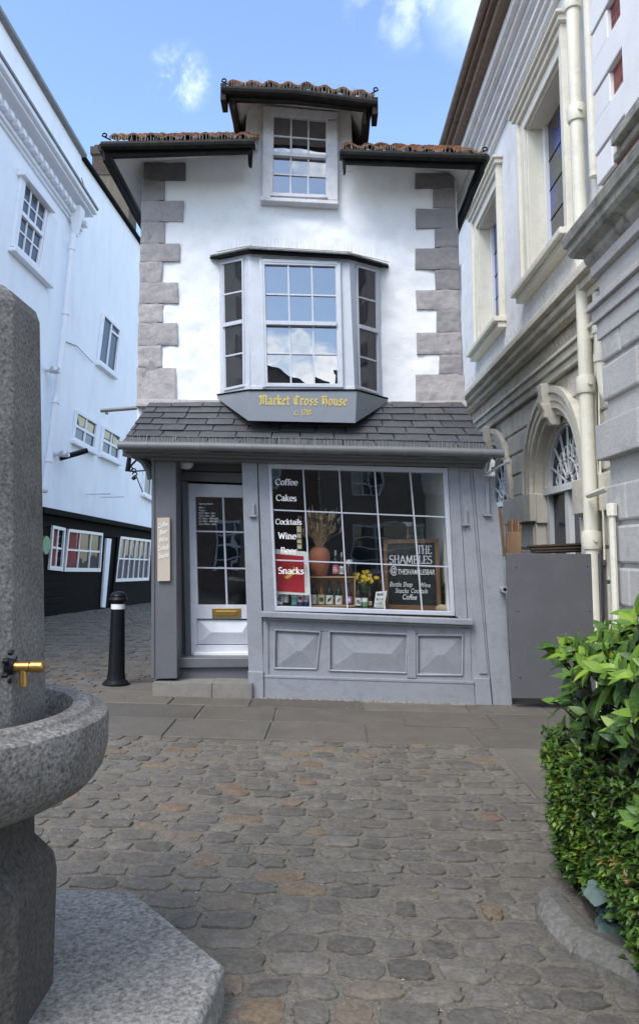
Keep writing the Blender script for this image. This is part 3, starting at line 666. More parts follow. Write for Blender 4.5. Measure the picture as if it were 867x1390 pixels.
# --- windows
def sash(parent, C, n, cols, rows, fw=.05, bw=.02, meet=None, fm=None, pm=None, d=.05, pane_at=.012, split=None, nm='window', barm=None):
    """C: tl,tr,br,bl 3-D corners of the glazed frame; n: outward normal. Frame = part, bars and panes = sub-parts."""
    tl, tr, br, bl = C; W = ((tr-tl).length+(br-bl).length)/2; H = ((bl-tl).length+(br-tr).length)/2
    def w(s, t): return tl*(1-s)*(1-t)+tr*s*(1-t)+br*s*t+bl*(1-s)*t
    f = MB(); fs_, ft = fw/W, fw/H
    f.plate([w(0,0), w(1,0), w(1,ft), w(0,ft)], n, 0, d); f.plate([w(0,1-ft*1.3), w(1,1-ft*1.3), w(1,1), w(0,1)], n, 0, d)
    f.plate([w(0,ft), w(fs_,ft), w(fs_,1-ft*1.3), w(0,1-ft*1.3)], n, 0, d); f.plate([w(1-fs_,ft), w(1,ft), w(1,1-ft*1.3), w(1-fs_,1-ft*1.3)], n, 0, d)
    fo = f.build(nm, fm, parent, bevel=.004)
    bars = MB(); hs, ht = bw/W/2, bw/H/2
    cs = [fs_+(1-2*fs_)*i/cols for i in range(1, cols)]; rs_ = [ft+(1-2.3*ft)*i/rows for i in range(1, rows)]
    if cols == 1:
        for s in (fs_+hs, 1-fs_-hs): bars.plate([w(s-hs,ft), w(s+hs,ft), w(s+hs,1-ft*1.3), w(s-hs,1-ft*1.3)], n, 0.002, d*.5)
    for s in cs: bars.plate([w(s-hs,ft), w(s+hs,ft), w(s+hs,1-ft*1.3), w(s-hs,1-ft*1.3)], n, 0.002, d*.72)
    for i, t in enumerate(rs_):
        k = ht*(2.4 if meet is not None and i+1 == meet else 1)
        bars.plate([w(fs_,t-k), w(1-fs_,t-k), w(1-fs_,t+k), w(fs_,t+k)], n, 0.003, d*(1.5 if k > ht else .66))
    if cols > 1 or rows > 1: bars.build('glazing_bars', barm or fm, fo, bevel=.002)
    pn = MB(); ss = [fs_]+cs+[1-fs_]; tt = [ft]+rs_+[1-1.3*ft]
    for i in range(len(ss)-1):                       # each pane sits at a very slightly different angle, as old glass does
        for j in range(len(tt)-1):
            o = [pane_at+rnd(-.0013,.0013) for _ in range(3)]; o.append(o[0]+o[2]-o[1])
            pn.quad(*[w(a,b)+n*q for (a,b), q in zip(((ss[i],tt[j]),(ss[i+1],tt[j]),(ss[i+1],tt[j+1]),(ss[i],tt[j+1])), o)])
    pn.build('pane', pm, fo, recalc=False)
    return fo
FRONT = Vector((0,-1,0))
# dormer window
fr = MB()
Yd = YW-.03
fr.slab([(357,143),(458,152),(458,162),(357,155)], Yd-.05, Yd+.04); fr.slab([(357,154),(368.5,156),(367,270),(355.5,268)], Yd-.05, Yd+.04)
fr.slab([(445,164),(458,162),(458.5,272),(445,271)], Yd-.05, Yd+.04); fr.slab([(353,266.5),(459,272),(459,277),(353,271.5)], Yd-.1, Yd+.04)
fr.build('window_surround', M['sash_white'], house, bevel=.006)
sash(house, [P(*q, Yd+.0) for q in ((368.5,156.5),(445.5,164.5),(445.5,271),(367,268))], FRONT, 3, 4, .03, .018, 2, M['sash_white'], M['mirror_pane'], .045)
# oriel (bow) window: centre face at YB, two canted sides
YB = 7.45
A0, A1 = P(338,430,YB), P(474,430,YB); W0, W1 = P(297,430,YW), P(517,430,YW)
nL = Vector((-(A0.y-W0.y)*-1, 0, 0)); 
def cant(pa, pb):
    d_ = Vector((pb.x-pa.x, pb.y-pa.y, 0)).normalized(); n_ = Vector((d_.y, -d_.x, 0))
    return n_ if n_.y < 0 else -n_
nLf, nRt = cant(W0, A0), cant(A1, W1)
def QL_(px, py): return PP(px, py, A0, nLf)
def QR_(px, py): return PP(px, py, A1, nRt)
ow = MB()
# solid behind the frames (jambs and corner posts), built as boards
def board(pts, fn, n, d0, d1): ow.plate([fn(*q) for q in pts], n, d0, d1)
PB = lambda x, y: P(x, y, YB)
board([(338,338),(356,339),(359,530),(338,530)], PB, FRONT, -.08, .0); board([(459,345),(474,345),(482,530),(461,530)], PB, FRONT, -.08, .0)
board([(338,338),(474,345),(474,357),(338,349)], PB, FRONT, -.078, .003); board([(338,523),(482,524),(482,531),(338,531)], PB, FRONT, -.078, .004)
board([(297,350),(338,340),(338,352),(297,362)], QL_, nLf, -.06, .004); board([(299,526),(338,521),(338,531),(299,537)], QL_, nLf, -.06, .004)
board([(297,350),(302,348),(305,535),(299,537)], QL_, nLf, -.06, 0); board([(330,341),(338.2,340),(338.2,531),(332,531)], QL_, nLf, -.06, 0)
board([(474,345),(517,357),(517,370),(474,356)], QR_, nRt, -.06, .004); board([(482,522),(520,531),(521,541),(482,531)], QR_, nRt, -.06, .004)
board([(473.8,345),(483,347.5),(486,531),(481.8,531)], QR_, nRt, -.06, 0); board([(508,354),(517,357),(521,541),(511,539)], QR_, nRt, -.06, 0)
# deep sill moulding and inner architrave of the middle light
board([(352,352),(461,356),(461,361),(352,357)], PB, FRONT, 0, .03); board([(352,352),(357,352),(361,527),(356,527)], PB, FRONT, 0, .03); board([(457,356),(462,356),(466,527),(461,527)], PB, FRONT, 0, .03)
oriel = ow.build('oriel_window', M['oriel_paint'], house, bevel=.008)
sash(house, [P(*q, YB+.02) for q in ((355.5,357),(458.5,360),(462,527),(360,526))], FRONT, 3, 4, .03, .017, 2, M['oriel_paint'], M['mirror_pane'], .045)
sash(house, [QL_(*q) for q in ((302.5,357),(331.5,351),(333,525),(305.5,531))], nLf, 1, 4, .022, .018, 2, M['oriel_paint'], M['dark_pane'], .02, .006)
sash(house, [QR_(*q) for q in ((482,360),(510.5,367.5),(513,536),(486,527.5))], nRt, 1, 4, .022, .018, 2, M['oriel_paint'], M['dark_pane'], .02, .006)
lf = MB()
top = [P(285,346,YW-.02), P(337,335,YB-.1), P(475,343,YB-.1), P(527,358,YW-.02)]
back = [Vector((p.x*.98, YW+.02, p.z+.02)) for p in (top[0], top[1], top[2], top[3])]
lf.hexa([top[0], top[1], top[2], top[3], back[2]+Vector((.0,0,.05)), back[1]+Vector((0,0,.05))], [p-Vector((0,0,.022)) for p in (top[0], top[1], top[2], top[3], back[2], back[1])])
lf.build('lead_flashing', M['flashing'], house, bevel=.005)
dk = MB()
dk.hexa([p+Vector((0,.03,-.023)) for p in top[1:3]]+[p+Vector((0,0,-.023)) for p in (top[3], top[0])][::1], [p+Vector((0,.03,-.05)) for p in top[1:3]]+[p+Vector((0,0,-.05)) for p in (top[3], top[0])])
dk.build('flashing_dark_strip', M['black'], house)  # thin black strip drawing the dark line below the flashing
# apron with the house name
ap = MB(); YA = YB-.06
f = [P(337,530,YA), P(484,530,YA), P(482,574,YA), P(337,571,YA)]
lt, lb_, rt, rb = P(295,536.5,YW-.03), P(295,541,YW-.03), P(526,541.5,YW-.03), P(526,546,YW-.03)
ap.add(f+[lt, lb_, rt, rb], [[0,1,2,3], [4,0,3,5], [1,6,7,2], [5,3,2,7], [4,6,1,0], [4,5,7,6]])
apo = ap.build('name_apron', M['sign_grey'], house)
tr_ = MB()
for a, b in ((lt, f[0]), (f[0], f[1]), (f[1], rt)): tr_.tube([a+Vector((0,-.006,.004)), b+Vector((0,-.006,.004))], .009, 6)
tr_.build('edge_trim', M['black'], apo)
lettering(apo, nib_mesh('Market Cross House', BLACK, 40, .24, .06), 351, 471.5, 549, YA, M['gold'], h=13.5, slope=1.5)
lettering(apo, nib_mesh('c. 1718', BLACK, 40, .24, .06), 399, 423, 563.5, YA, M['gold'], h=8)

# --- slate canopy
sc_ = MB()
TL, TR, BL, BR = P(204,546,YW-.03), P(626,546,YW-.03), P(166,602,7.32), P(664,612,7.32)
cn = (TR-TL).cross(BL-TL).normalized()
if cn.z < 0: cn = -cn
nrow = 7
for r_ in range(nrow):
    t0, t1 = r_/nrow, min(1.0, (r_+1.35)/nrow)
    s = -rnd(.01, .09)
    while s < 1:
        wd = rnd(.07, .105); s0, s1 = max(0, s), min(1, s+wd)
        if s1-s0 > .004:
            j = rnd(-.006, .006); o = cn*(.020+rnd(-.002,.004))
            def Wp(s, t): return (BL.lerp(BR, s)).lerp(TL.lerp(TR, s), t)
            g_ = .0016
            a = [Wp(s0+g_,t0-.015+j)+o+cn*.007, Wp(s1-g_,t0-.015+j+rnd(-.008,.008))+o+cn*(.007+rnd(-.002,.003)), Wp(s1-g_,t1)+o-cn*.010, Wp(s0+g_,t1)+o-cn*.010]
            sc_.hexa(a, [p-cn*.006 for p in a], rnd(0,1))
        s += wd
can = sc_.build('slate_canopy', M['slate'], house)
ub = MB()
ub.hexa([BL, BR, TR, TL], [p-cn*.05 for p in (BL, BR, TR, TL)])
lz = BL.z
ub.hexa([BL-cn*.01, TL-cn*.01, Vector((TL.x, YW, lz))], [p+Vector((.04,0,0)) for p in (BL-cn*.01, TL-cn*.01, Vector((TL.x, YW, lz)))])
ub.hexa([BR-cn*.01, TR-cn*.01, Vector((TR.x, YW, BR.z))], [p-Vector((.04,0,0)) for p in (BR-cn*.01, TR-cn*.01, Vector((TR.x, YW, BR.z)))])
ub.build('canopy_deck', M['gutter_black'], can)
gg = MB(); 
gpts = [P(161,604.5,7.26), P(300,606.5,7.26), P(420,609.5,7.26), P(560,612,7.26), P(683,615.5,7.26)]
gg.tube(gpts, .043, 12)
for i in range(7):
    c = P(200+70*i, 605+1.45*i, 7.26); gg.tube([c-Vector((.014,0,0)), c+Vector((.014,0,0))], .047, 12)
gg.build('canopy_gutter', M['slate_gutter'], house, smooth=50)

# --- shopfront joinery
co_ = MB()
co_.slab([(166,604),(664,612),(664,624),(166,613)], 7.34, 7.66)          # fascia
co_.slab([(172,613),(663,624),(662,628),(176,618)], 7.40, 7.66)
co_.slab([(205,617),(660,627.5),(658,634),(205,624)], 7.50, 7.70)
lft = P(166,604,7.34)
co_.box(lft.x, lft.x+.05, 7.661, 9.4, lft.z-.085, lft.z+.0)
co_.build('cornice', M['fascia_paint'], house, bevel=.006)
cs_ = MB()                                                             # boarded soffit over the porch and the flank overhang
za = P(240,622,7.7).z
cs_.box(P(168,613,7.34).x+.02, P(206,620,YS).x, 7.67, 9.3, za+.05, za+.08)
cs_.box(P(238,622,YS).x-.02, P(345,622,YS).x, 7.62, 8.08, za-.03, za)
cs_.build('porch_ceiling', M['fascia_paint'], house)  # porch shade is put into this darker ceiling paint
br_ = MB()                                                             # curved bracket under the flank overhang
c0 = P(206,640,7.75); pts = [c0+Vector((-.30+.30*math.sin(a), 0, .20-.30*(1-math.cos(a)))) for a in (0,.4,.8,1.2,1.5)]
br_.tube(pts, .045, 6); br_.build('eaves_bracket', M['fascia_paint'], house)
po = MB()
po.slab([(206,622),(239,624),(240.5,921),(205,922)], YS, YS+.28)
po.slab([(206,622),(210,622),(210,921),(205,922)], YS-.012, YS)
a_, b_ = P(239,624,YS), P(240,921,YS)
po.box(a_.x-.10, a_.x-.0, YS+.28, 8.06, .2, a_.z)                       # recess cheek
po.box(P(206,700,YS).x, P(206,700,YS).x+.09, YS+.281, 11.4, .02, 2.75)   # flank wall
po.build('corner_post', M['post_paint'], house, bevel=.008)
# pilaster right of the door
pi = MB()
pi.slab([(328,627),(349,628),(358,916),(337.5,914)], YS-.02, YS+.35)
pi.slab([(350,628),(364,629),(374,830),(357.5,830)], YS-.01, YS+.1)
pi.slab([(336.5,911),(357.5,912),(358,949),(338,947)], YS-.05, YS+.2)
pi.build('pilaster', M['paint'], house, bevel=.007)
# right pilaster and the outer leaning board
pr = MB()
pr.slab([(607,633),(622,634),(641,958),(632,846),(617,836)], YS-.01, YS+.1)
pr.slab([(622,634),(641,635),(668,958),(642,958)], YS-.004, YS+.1)
pr.slab([(625,640),(637,640),(662,915),(650,915)], YS-.018, YS-.004)
pr.slab([(644,921),(664,921),(668,959),(645,958)], YS-.03, YS)
pr.slab([(641.6,635),(657,636),(676,690),(684,770),(689,865),(695,958),(668.8,958.5)], YS-.012, YS+.12)
pr.build('pilaster', M['paint_worn'], house, bevel=.006)
for (x, y0, y1, dx) in ((341,684,699,0),(629,692,711,1),(658.5,657,698,1.5)):
    dt = MB(); dt.slab([(x,y0),(x+4.5,y0),(x+4.5+dx,y1),(x+dx,y1)], YS-.05, YS-.02); dt.slab([(x-3,y1),(x+7+dx,y1),(x+7+dx,y1+2.5),(x-3+dx,y1+2.5)], YS-.06, YS-.02)
    dt.build('shutter_bracket', M['paint'], house, bevel=.003)
# door, frame, step
YDr = 8.0
df = MB()
df.slab([(246,652),(255,654),(259,893),(252,893)], YDr-.06, YDr+.05); df.slab([(246,640),(345,642),(345,656),(246,652)], YDr-.06, YDr+.05)
df.slab([(240,622),(345,622),(345,641),(240,640)], YDr-.02, YDr+.05)
df.slab([(240,640),(247,640),(252,897),(243,897)], YDr-.0, YDr+.05)
df.build('door_frame', M['post_paint'], house, bevel=.006)  # the dark paint here stands in for shade in the door recess
do = MB()
dq = [(255,656),(345,659),(350,893),(259,893)]                    # whole leaf, right edge hidden by the pilaster
dL = lambda x, y: P(x, y, YDr-.015)
def dbar(pts, d0=-.045, d1=0): do.plate([dL(*q) for q in pts], FRONT, d0, d1)
dbar([(255,656),(345,659),(345,676),(255,674)]); dbar([(255,674),(265,674),(269,822),(258,822)]); dbar([(338,676),(346,676),(349,822),(340,822)])
dbar([(258,821),(349,821),(349.5,840),(258.5,840)]); dbar([(258.5,840),(267,840),(268,876),(259,876)]); dbar([(338,840),(349.5,840),(350,876),(339,876)]); dbar([(259,876),(350,876),(350,893),(259.5,893)])
door = do.build('door', M['door_paint'], house, bevel=.004)
dbm = MB()
for p, q in (((302.5,675),(308,821)),): dbm.plate([dL(p[0]-1.2,p[1]), dL(p[0]+1.2,p[1]), dL(q[0]+1.2,q[1]), dL(q[0]-1.2,q[1])], FRONT, -.03, -.006)
for (x0, y0, x1, y1) in ((266,721,341,722.5),(267,770.5,343,772)): dbm.plate([dL(x0,y0-1), dL(x1,y1-1), dL(x1,y1+1), dL(x0,y0+1)], FRONT, -.032, -.008)
dbm.build('glazing_bars', M['paint_light'], door)
dpn = MB(); dpn.plate([dL(264,672), dL(341,674), dL(343,823), dL(267,823)], FRONT, -.034, -.028)
dpane = dpn.build('door_pane', M['shop_glass'], door)
rp = MB()
def raised(mb, q, fn, n, d_edge, d_top, inset=.28, ridge=None):
    """Fielded panel: four sloping faces rising to a ridge. q tl,tr,br,bl pixels."""
    ew = [fn(*p)+n*d_edge for p in q]; r0, r1 = ridge
    a, b = fn(*bil(q, r0[0], r0[1]))+n*d_top, fn(*bil(q, r1[0], r1[1]))+n*d_top
    mb.add(ew+[a, b], [[0,1,5,4], [1,2,5], [2,3,4,5], [3,0,4]])
raised(rp, [(267,841),(338.5,842),(339.5,875),(268,875)], dL, FRONT, -.030, .012, ridge=((.28,.5),(.86,.5)))
rp.build('door_panel', M['door_paint'], door)
wb = MB(); wb.plate([dL(264,885), dL(350,884), dL(350,890), dL(264,892.5)], FRONT, 0, .05); wb.build('weather_bar', M['paint_white'], door, bevel=.006)
lb = MB(); lb.plate([dL(288,825.5), dL(327,825.5), dL(327,839), dL(288,839)], FRONT, -.002, .012)
lbo = lb.build('letterbox', M['brass_old'], door, bevel=.004)
lb2 = MB(); lb2.plate([dL(293,829), dL(322,829), dL(322,836), dL(293,836)], FRONT, .010, .018); lb2.build('letterbox_flap', M['brass'], lbo, bevel=.004)
y_ = 683
for i, s in enumerate(('Opening Hours', 'Mon -', 'Tues -', 'Wed 10am - 5pm', 'Thurs 10am - 5pm', 'Fri 10am - Midnight', 'Sat 10am - Midnight', 'Sun 10am - 5pm')):
    wpx = (19, 9, 9.5, 22, 22, 26.5, 26, 24)[i]
    lettering(dpane, txt_mesh(s, .012, .18), 270, 270+wpx, 685+3.7*i+(1.5 if i else 0), YDr-.0, M['white_ink'], h=2.6)
st = MB()
st.slab([(240,893),(350,893),(350,906),(240,907)], 7.74, 8.05); st.slab([(241,906),(345,905),(345,922),(240,923)], 7.79, 8.0)
st.build('threshold', M['post_paint'], house, bevel=.01)
ss_ = MB()
for x0, x1 in ((207,287.5),(288.5,342)):
    fr_ = [P(x0,929,7.5), P(x1,929,7.5)]; z = P(250,927,7.5).z
    ss_.rough([Vector((fr_[0].x,7.5+rnd(-.01,.01),z)), Vector((fr_[1].x,7.5,z-.006)), Vector((fr_[1].x,7.5,-.05)), Vector((fr_[0].x,7.5,-.05))], 16, 4, Vector((0,.5,0)), .012, 6)
ss_.build('door_step', M['stone_step'], house, smooth=40)
lamp = MB(); c = P(253,622,7.84); lamp.lathe([(.07,0),(.075,-.02),(.07,-.045),(.045,-.065),(.01,-.072)], (c.x, c.y, za-.03), 20)
lamp.lathe([(.08,.0),(.08,-.014),(.07,-.018)], (c.x, c.y, za-.032), 20)
lamp.build('porch_lamp', M['plastic_white'], house, smooth=50)
# shop window
wf = MB()
WQ = [(364,629),(607,635),(617,834),(373,828)]
wf.slab([(364,629),(607,635),(606,642),(366,635.5)], YS-.02, YS+.09); wf.slab([(364,629),(368,634),(376,826),(373,828)], YS-.02, YS+.09)
wf.slab([(601,636),(607,635),(617,834),(612,832)], YS-.02, YS+.09); wf.slab([(373,823),(616,830.5),(617,836),(373,829)], YS-.02, YS+.09)
wfo = wf.build('shop_window', M['paint_light'], house, bevel=.004)
wb = MB()
for p, q in (((411,631),(421.5,826)),((460,633),(471.5,828)),((508,634),(522.5,830)),((556,636),(573,831))): wb.bar(p, q, 1.8, YS+.005, YS+.045)
for p, q in (((367,692),(609,702)),((370,760),(613,769.5))): wb.bar(p, q, 1.8, YS+.008, YS+.042)
wb.build('glazing_bars', M['paint_light'], wfo)
wp = MB(); pxs = [[(365,631),(411,632),(460,634),(508,635),(556,637),(606,637)], [(368,692),(414.5,694),(463.5,696),(512,698),(561,700),(609,702)],
                  [(371,760),(418,762),(467.5,764),(517,766),(567,768),(612.5,769.5)], [(374,827),(421.5,828),(471.5,829.5),(522.5,831),(573,833),(616,834)]]
for j in range(3):
    for i in range(5):
        o = [YS+.026+rnd(-.0012,.0012) for _ in range(4)]
        q = (pxs[j][i], pxs[j][i+1], pxs[j+1][i+1], pxs[j+1][i]); wp.quad(*[P(*a, YS+.026) for a in q])
wpo = wp.build('shop_pane', M['shop_glass'], wfo, recalc=False)
for s, x0, x1, yb, h in (('Coffee',373.5,404.5,658,8.5),('Cakes',374.5,402.5,679.5,8.5),('Cocktails',373.8,409.5,711.5,7.5),('Wine',377,402.5,731,8.5),('Beer',381,403.5,751,8.5),('Snacks',377.5,412.5,778.5,9)):
    lettering(wpo, nib_mesh(s, SERIF, 15, .23, .09), x0, x1, yb, YS+.024, M['white_ink'], h=h, slope=.8)
# sill and stall riser
sr = MB()
sr.slab([(354,830),(642,841),(642.5,849),(354.5,838)], YS-.10, YS+.1); sr.slab([(357,838),(641,849),(641,852),(357,841)], YS-.06, YS+.1)
sr.build('window_sill', M['paint'], house, bevel=.008)
rz_ = MB()
def rr(pts, d=0): rz_.slab(pts, YS-d, YS+.1)
R_ = lambda x, y: P(x, y, YS)
P1 = [(373,855),(434.7,858),(429.5,908),(372.5,907)]; P2 = [(447,857),(552.6,861),(551,913.5),(447,910)]; P3 = [(566,862),(627.5,862.5),(627,916.5),(566,916)]
rr([(357,840),(641,851),(641,862.5),(357,855)]); rr([(357,906),(643,916),(643.5,928),(358,920)])
rr([(357,855),(373,855),(372.5,907),(357,906)]); rr([(434.7,858),(447,857),(447,911),(429.5,908)]); rr([(552.6,861),(566,862),(566,917),(551,914)]); rr([(627.5,862.5),(641,862.5),(643,917),(627,917)])
rr([(358,918),(643,926),(645,962),(358,951)], .03); rr([(358,916.5),(643.5,925),(643.5,929),(358,920)], .036)
rr([(357,845),(364,845),(364.5,919),(357.5,919)], .014); rr([(631,853),(638,853),(640,927),(632,926)], .012)
rr([(553.5,854),(564.5,855),(564.5,921),(552.5,920)], .014)
rzo = rz_.build('stall_riser', M['paint'], house, bevel=.005)
for q, rg in ((P1, ((.52,.52),(.62,.52))), (P2, ((.32,.52),(.80,.52))), (P3, ((.45,.5),(.58,.5)))):
    pn_ = MB(); raised(pn_, q, R_, FRONT, -.022, .010, ridge=rg)
    po_ = pn_.build('riser_panel', M['paint'], house)
    ml = MB()
    for i in range(4):
        a, b = R_(*q[i]), R_(*q[(i+1) % 4]); ml.tube([a+FRONT*.004, b+FRONT*.004], .011, 6)
    ml.build('panel_moulding', M['paint'], po_)
bm_ = MB()
n_ = 70
for i in range(n_):
    a, b = lerp((340,951),(646,961.5),i/n_), lerp((340,951),(646,961.5),(i+1)/n_)
    h0 = rnd(1.0, 5.0); p0, p1 = P(a[0],a[1],YS-.05), P(b[0],b[1],YS-.05); z = gz(p0.x, 7.5)
    bm_.hexa([Vector((p0.x,YS-.05-rnd(.01,.05),z)), Vector((p1.x,YS-.05-rnd(.01,.05),z)), Vector((p1.x,YS+.02,z)), Vector((p0.x,YS+.02,z))], [Vector((p0.x,YS-.04,z+.006*h0)), Vector((p1.x,YS-.04,z+.006*rnd(1,5))), Vector((p1.x,YS+.02,z+.006*h0)), Vector((p0.x,YS+.02,z+.006*h0))])
bm_.build('base_mortar', M['stone_step'], house)
# room behind the window
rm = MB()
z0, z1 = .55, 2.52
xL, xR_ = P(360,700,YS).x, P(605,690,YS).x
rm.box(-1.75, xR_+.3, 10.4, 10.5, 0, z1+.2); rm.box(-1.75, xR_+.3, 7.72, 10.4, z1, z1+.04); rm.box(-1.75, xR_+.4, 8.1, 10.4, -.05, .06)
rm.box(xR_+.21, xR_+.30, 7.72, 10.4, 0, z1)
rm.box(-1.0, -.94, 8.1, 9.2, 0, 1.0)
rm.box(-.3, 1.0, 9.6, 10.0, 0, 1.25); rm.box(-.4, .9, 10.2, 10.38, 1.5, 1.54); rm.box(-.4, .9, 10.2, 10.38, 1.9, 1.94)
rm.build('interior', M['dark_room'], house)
rv = MB(); rv.box(xR_+.015, xR_+.08, 7.71, 9.2, .9, z1-.005); rv.build('window_reveal', M['white_room'], house)
zs = P(420,829,7.75).z
shf = MB()
sA, sB = P(374,829,7.72), P(616,835,7.72)
shf.hexa([Vector((sA.x,7.70,sA.z)), Vector((sB.x,7.70,sB.z)), Vector((sB.x,8.6,sB.z)), Vector((sA.x,8.6,sA.z))], [Vector((sA.x,7.70,sA.z-.05)), Vector((sB.x,7.70,sB.z-.05)), Vector((sB.x,8.6,sB.z-.05)), Vector((sA.x,8.6,sA.z-.05))])
shf.build('display_shelf', M['crate'], house)
def shelf_z(x): return sA.z+(x-sA.x)/(sB.x-sA.x)*(sB.z-sA.z)
# ------------------------------------------------------------------ window display
GRP = 'bottles and cans set out in the shop window'
def bottle(px, ytop, ybot, Y, wpx, body, label, lab_m, kind='wine_bottle', cat='bottle', group=GRP, lab=(.10,.48), shape='burgundy', capm=None, mark=None):
    b = P(px, ybot, Y); h = P(px, ytop, Y).z-b.z; r = wpx/2*Y/1000
    t = thing(kind, label, cat, b, group)
    m = MB()
    if shape == 'can':
        prof = [(r*.85,0),(r*.95,.004),(r,.012),(r,h*.88),(r*.82,h*.96),(r*.84,h*.985),(r*.84,h)]
    elif shape == 'jar':
        prof = [(r*.95,0),(r,.01),(r,h*.68),(r*.8,h*.76)]
    else:
        prof = [(r*.9,0),(r,.008),(r,h*.5),(r*.93,h*.57),(r*.6,h*.67),(r*.36,h*.76),(r*.32,h*.95),(r*.38,h*.955),(r*.38,h)]
    m.lathe(prof, b, 18); m.build('can_body' if shape == 'can' else 'bottle_body', body, t, smooth=40)
    if lab_m is not None:
        l = MB(); n = 14
        base = len(l.v)
        for z in (h*lab[0], h*lab[1]):
            for k in range(n+1):
                a = R(180+180*k/n); l.v.append(b+Vector((math.cos(a)*(r+.0012), math.sin(a)*(r+.0012), z)))
        for k in range(n): l.f.append([k, k+1, n+2+k, n+1+k]); l.t.append(.5)
        lo = l.build('label', lab_m, t, smooth=True)
        if mark:
            mm, kind_ = mark; k = MB(); c = b+Vector((0, -r-.003, h*(lab[0]+lab[1])/2))
            s = h*(lab[1]-lab[0])*.3
            if kind_ == 'leaf':
                k.add([c+Vector((-s*.8,0,-s)), c+Vector((.1*s,0,-.3*s)), c+Vector((s*.7,0,s)), c+Vector((-.5*s,0,.3*s))], [[0,1,2,3]])
            elif kind_ == 'round':
                k.add([c+Vector((s*.8*math.cos(a*.63), 0, s*.8*math.sin(a*.63))) for a in range(10)], [list(range(10))])
            else:
                for i in range(3): k.quad(*[c+Vector((x*s*1.1, 0, (i-1)*s*.6+z*s)) for x, z in ((-.9,-.15),(.9-.3*i,-.15),(.9-.3*i,.15),(-.9,.15))])
            k.build('label_mark', mm, lo, recalc=False)
    if capm is not None:
        c = MB(); rr_ = r*.41 if shape == 'burgundy' else r*.9
        z0 = h*.8 if shape == 'burgundy' else h*.76
        c.lathe([(rr_,z0),(rr_,h*1.004),(rr_*.8,h*1.01)], b, 16); c.build('cap', capm, t, smooth=40)
    return t
YI = 7.80
bottle(387,784,820.5,YI,9.6,M['glass_green'],'green wine bottle with plain white label standing in front of the red poster',M['label_white'],lab=(.08,.40))
bottle(399.2,804,821.5,YI,8.6,M['teal'],'pale teal drink can between the red poster and the wooden crate',M['label_white'],kind='drink_can',cat='can',lab=(.62,.80),shape='can',mark=(M['terra'],'round'))
bottle(407.6,806,822,YI,7.4,M['blue'],'blue and white drink can with a big red dot',M['label_white'],kind='drink_can',cat='can',lab=(.32,.98),shape='can',mark=(M['red'],'round'))
bottle(415.0,806,822,YI+.02,6.6,M['blue'],'blue based drink can with pale lilac upper half beside the crate',M['label_white'],kind='drink_can',cat='can',lab=(.32,.98),shape='can',mark=(M['label_lilac'],'bars'))
YC = 7.93
bottle(425.5,790,821.5,YC,8.4,M['glass_green'],'dark bottle with a grey feather drawing on its label inside the wooden crate',M['label_white'],lab=(.06,.46),mark=(M['steel'],'leaf'))
bottle(436,788,821.8,YC,9.4,M['glass_amber'],'amber wine bottle with cream label inside the wooden crate',M['label_cream'],lab=(.06,.44),mark=(M['stem_green'],'round'))
bottle(447.2,788,822,YC,9.8,M['glass_green'],'dark bottle with a black bird on white label inside the crate',M['label_white'],lab=(.06,.42),mark=(M['black'],'leaf'))
bottle(459.8,789,822.3,YC,9.6,M['glass_green'],'dark bottle with a thin blue grey drawing on its white label inside the crate',M['label_white'],lab=(.06,.42),mark=(M['sign_grey'],'leaf'))
bottle(473.5,791,822.5,YC,9.0,M['glass_purple'],'purple bottle with round lilac label in the corner of the crate',M['label_lilac'],lab=(.12,.42),mark=(M['label_white'],'round'))
bottle(486.3,793,823.5,YI,8.2,M['glass_green'],'slim dark bottle with white label just right of the wooden crate',M['label_white'],lab=(.06,.40),mark=(M['black'],'bars'))
bottle(495.2,811,824,YI,7.8,M['green'],'short green and white can beside the little black bottle',M['label_white'],kind='drink_can',cat='can',lab=(.55,.95),shape='can')
bottle(502,797,824,YI+.03,5.6,M['glass_brown'],'little black dropper bottle between the green can and the paper bag',M['label_cream'],lab=(.1,.3),mark=(M['black'],'bars'))
# crate
cr = thing('wooden_crate', 'small open fronted wooden crate holding a row of bottles', 'crate', P(450,823,7.9))
cz0, cz1 = P(450,823.3,7.85).z, P(450,782.5,7.85).z; cx0, cx1 = P(418.5,800,7.85).x, P(482.5,800,7.85).x
cb = MB(); cb.box(cx0, cx1, 7.84, 8.04, cz0, cz0+.012); cb.build('crate_floor', M['crate'], cr, bevel=.002)
cb = MB(); cb.box(cx0, cx1, 7.84, 8.04, cz1-.014, cz1); cb.build('crate_lid', M['crate'], cr, bevel=.002)
cb = MB(); cb.box(cx0, cx0+.014, 7.84, 8.04, cz0+.0125, cz1-.0145); cb.box(cx1-.014, cx1, 7.84, 8.04, cz0+.0125, cz1-.0145); cb.build('crate_side', M['crate'], cr, bevel=.002)
cb = MB(); cb.box(cx0+.015, cx1-.015, 8.03, 8.04, cz0+.013, cz1-.015); cb.build('crate_back', M['crate'], cr)
bottle(455.3,747,781.5,7.93,7.8,M['glass_green'],'tall bottle with pink label standing on top of the wooden crate',M['label_pink'],lab=(.08,.42),mark=(M['label_white'],'bars'),capm=M['steel'])
bottle(463.6,750,781.8,7.95,7.2,M['glass_brown'],'bottle with blue and white label on the crate beside the pink one',M['label_white'],lab=(.08,.42),mark=(M['sign_grey'],'bars'),capm=M['steel'])
bottle(474,760,782.2,7.92,9.4,M['glass_brown'],'brown jar with white lid on top of the crate beside the two bottles',None,kind='lidded_jar',cat='jar',shape='jar',capm=M['label_white'])
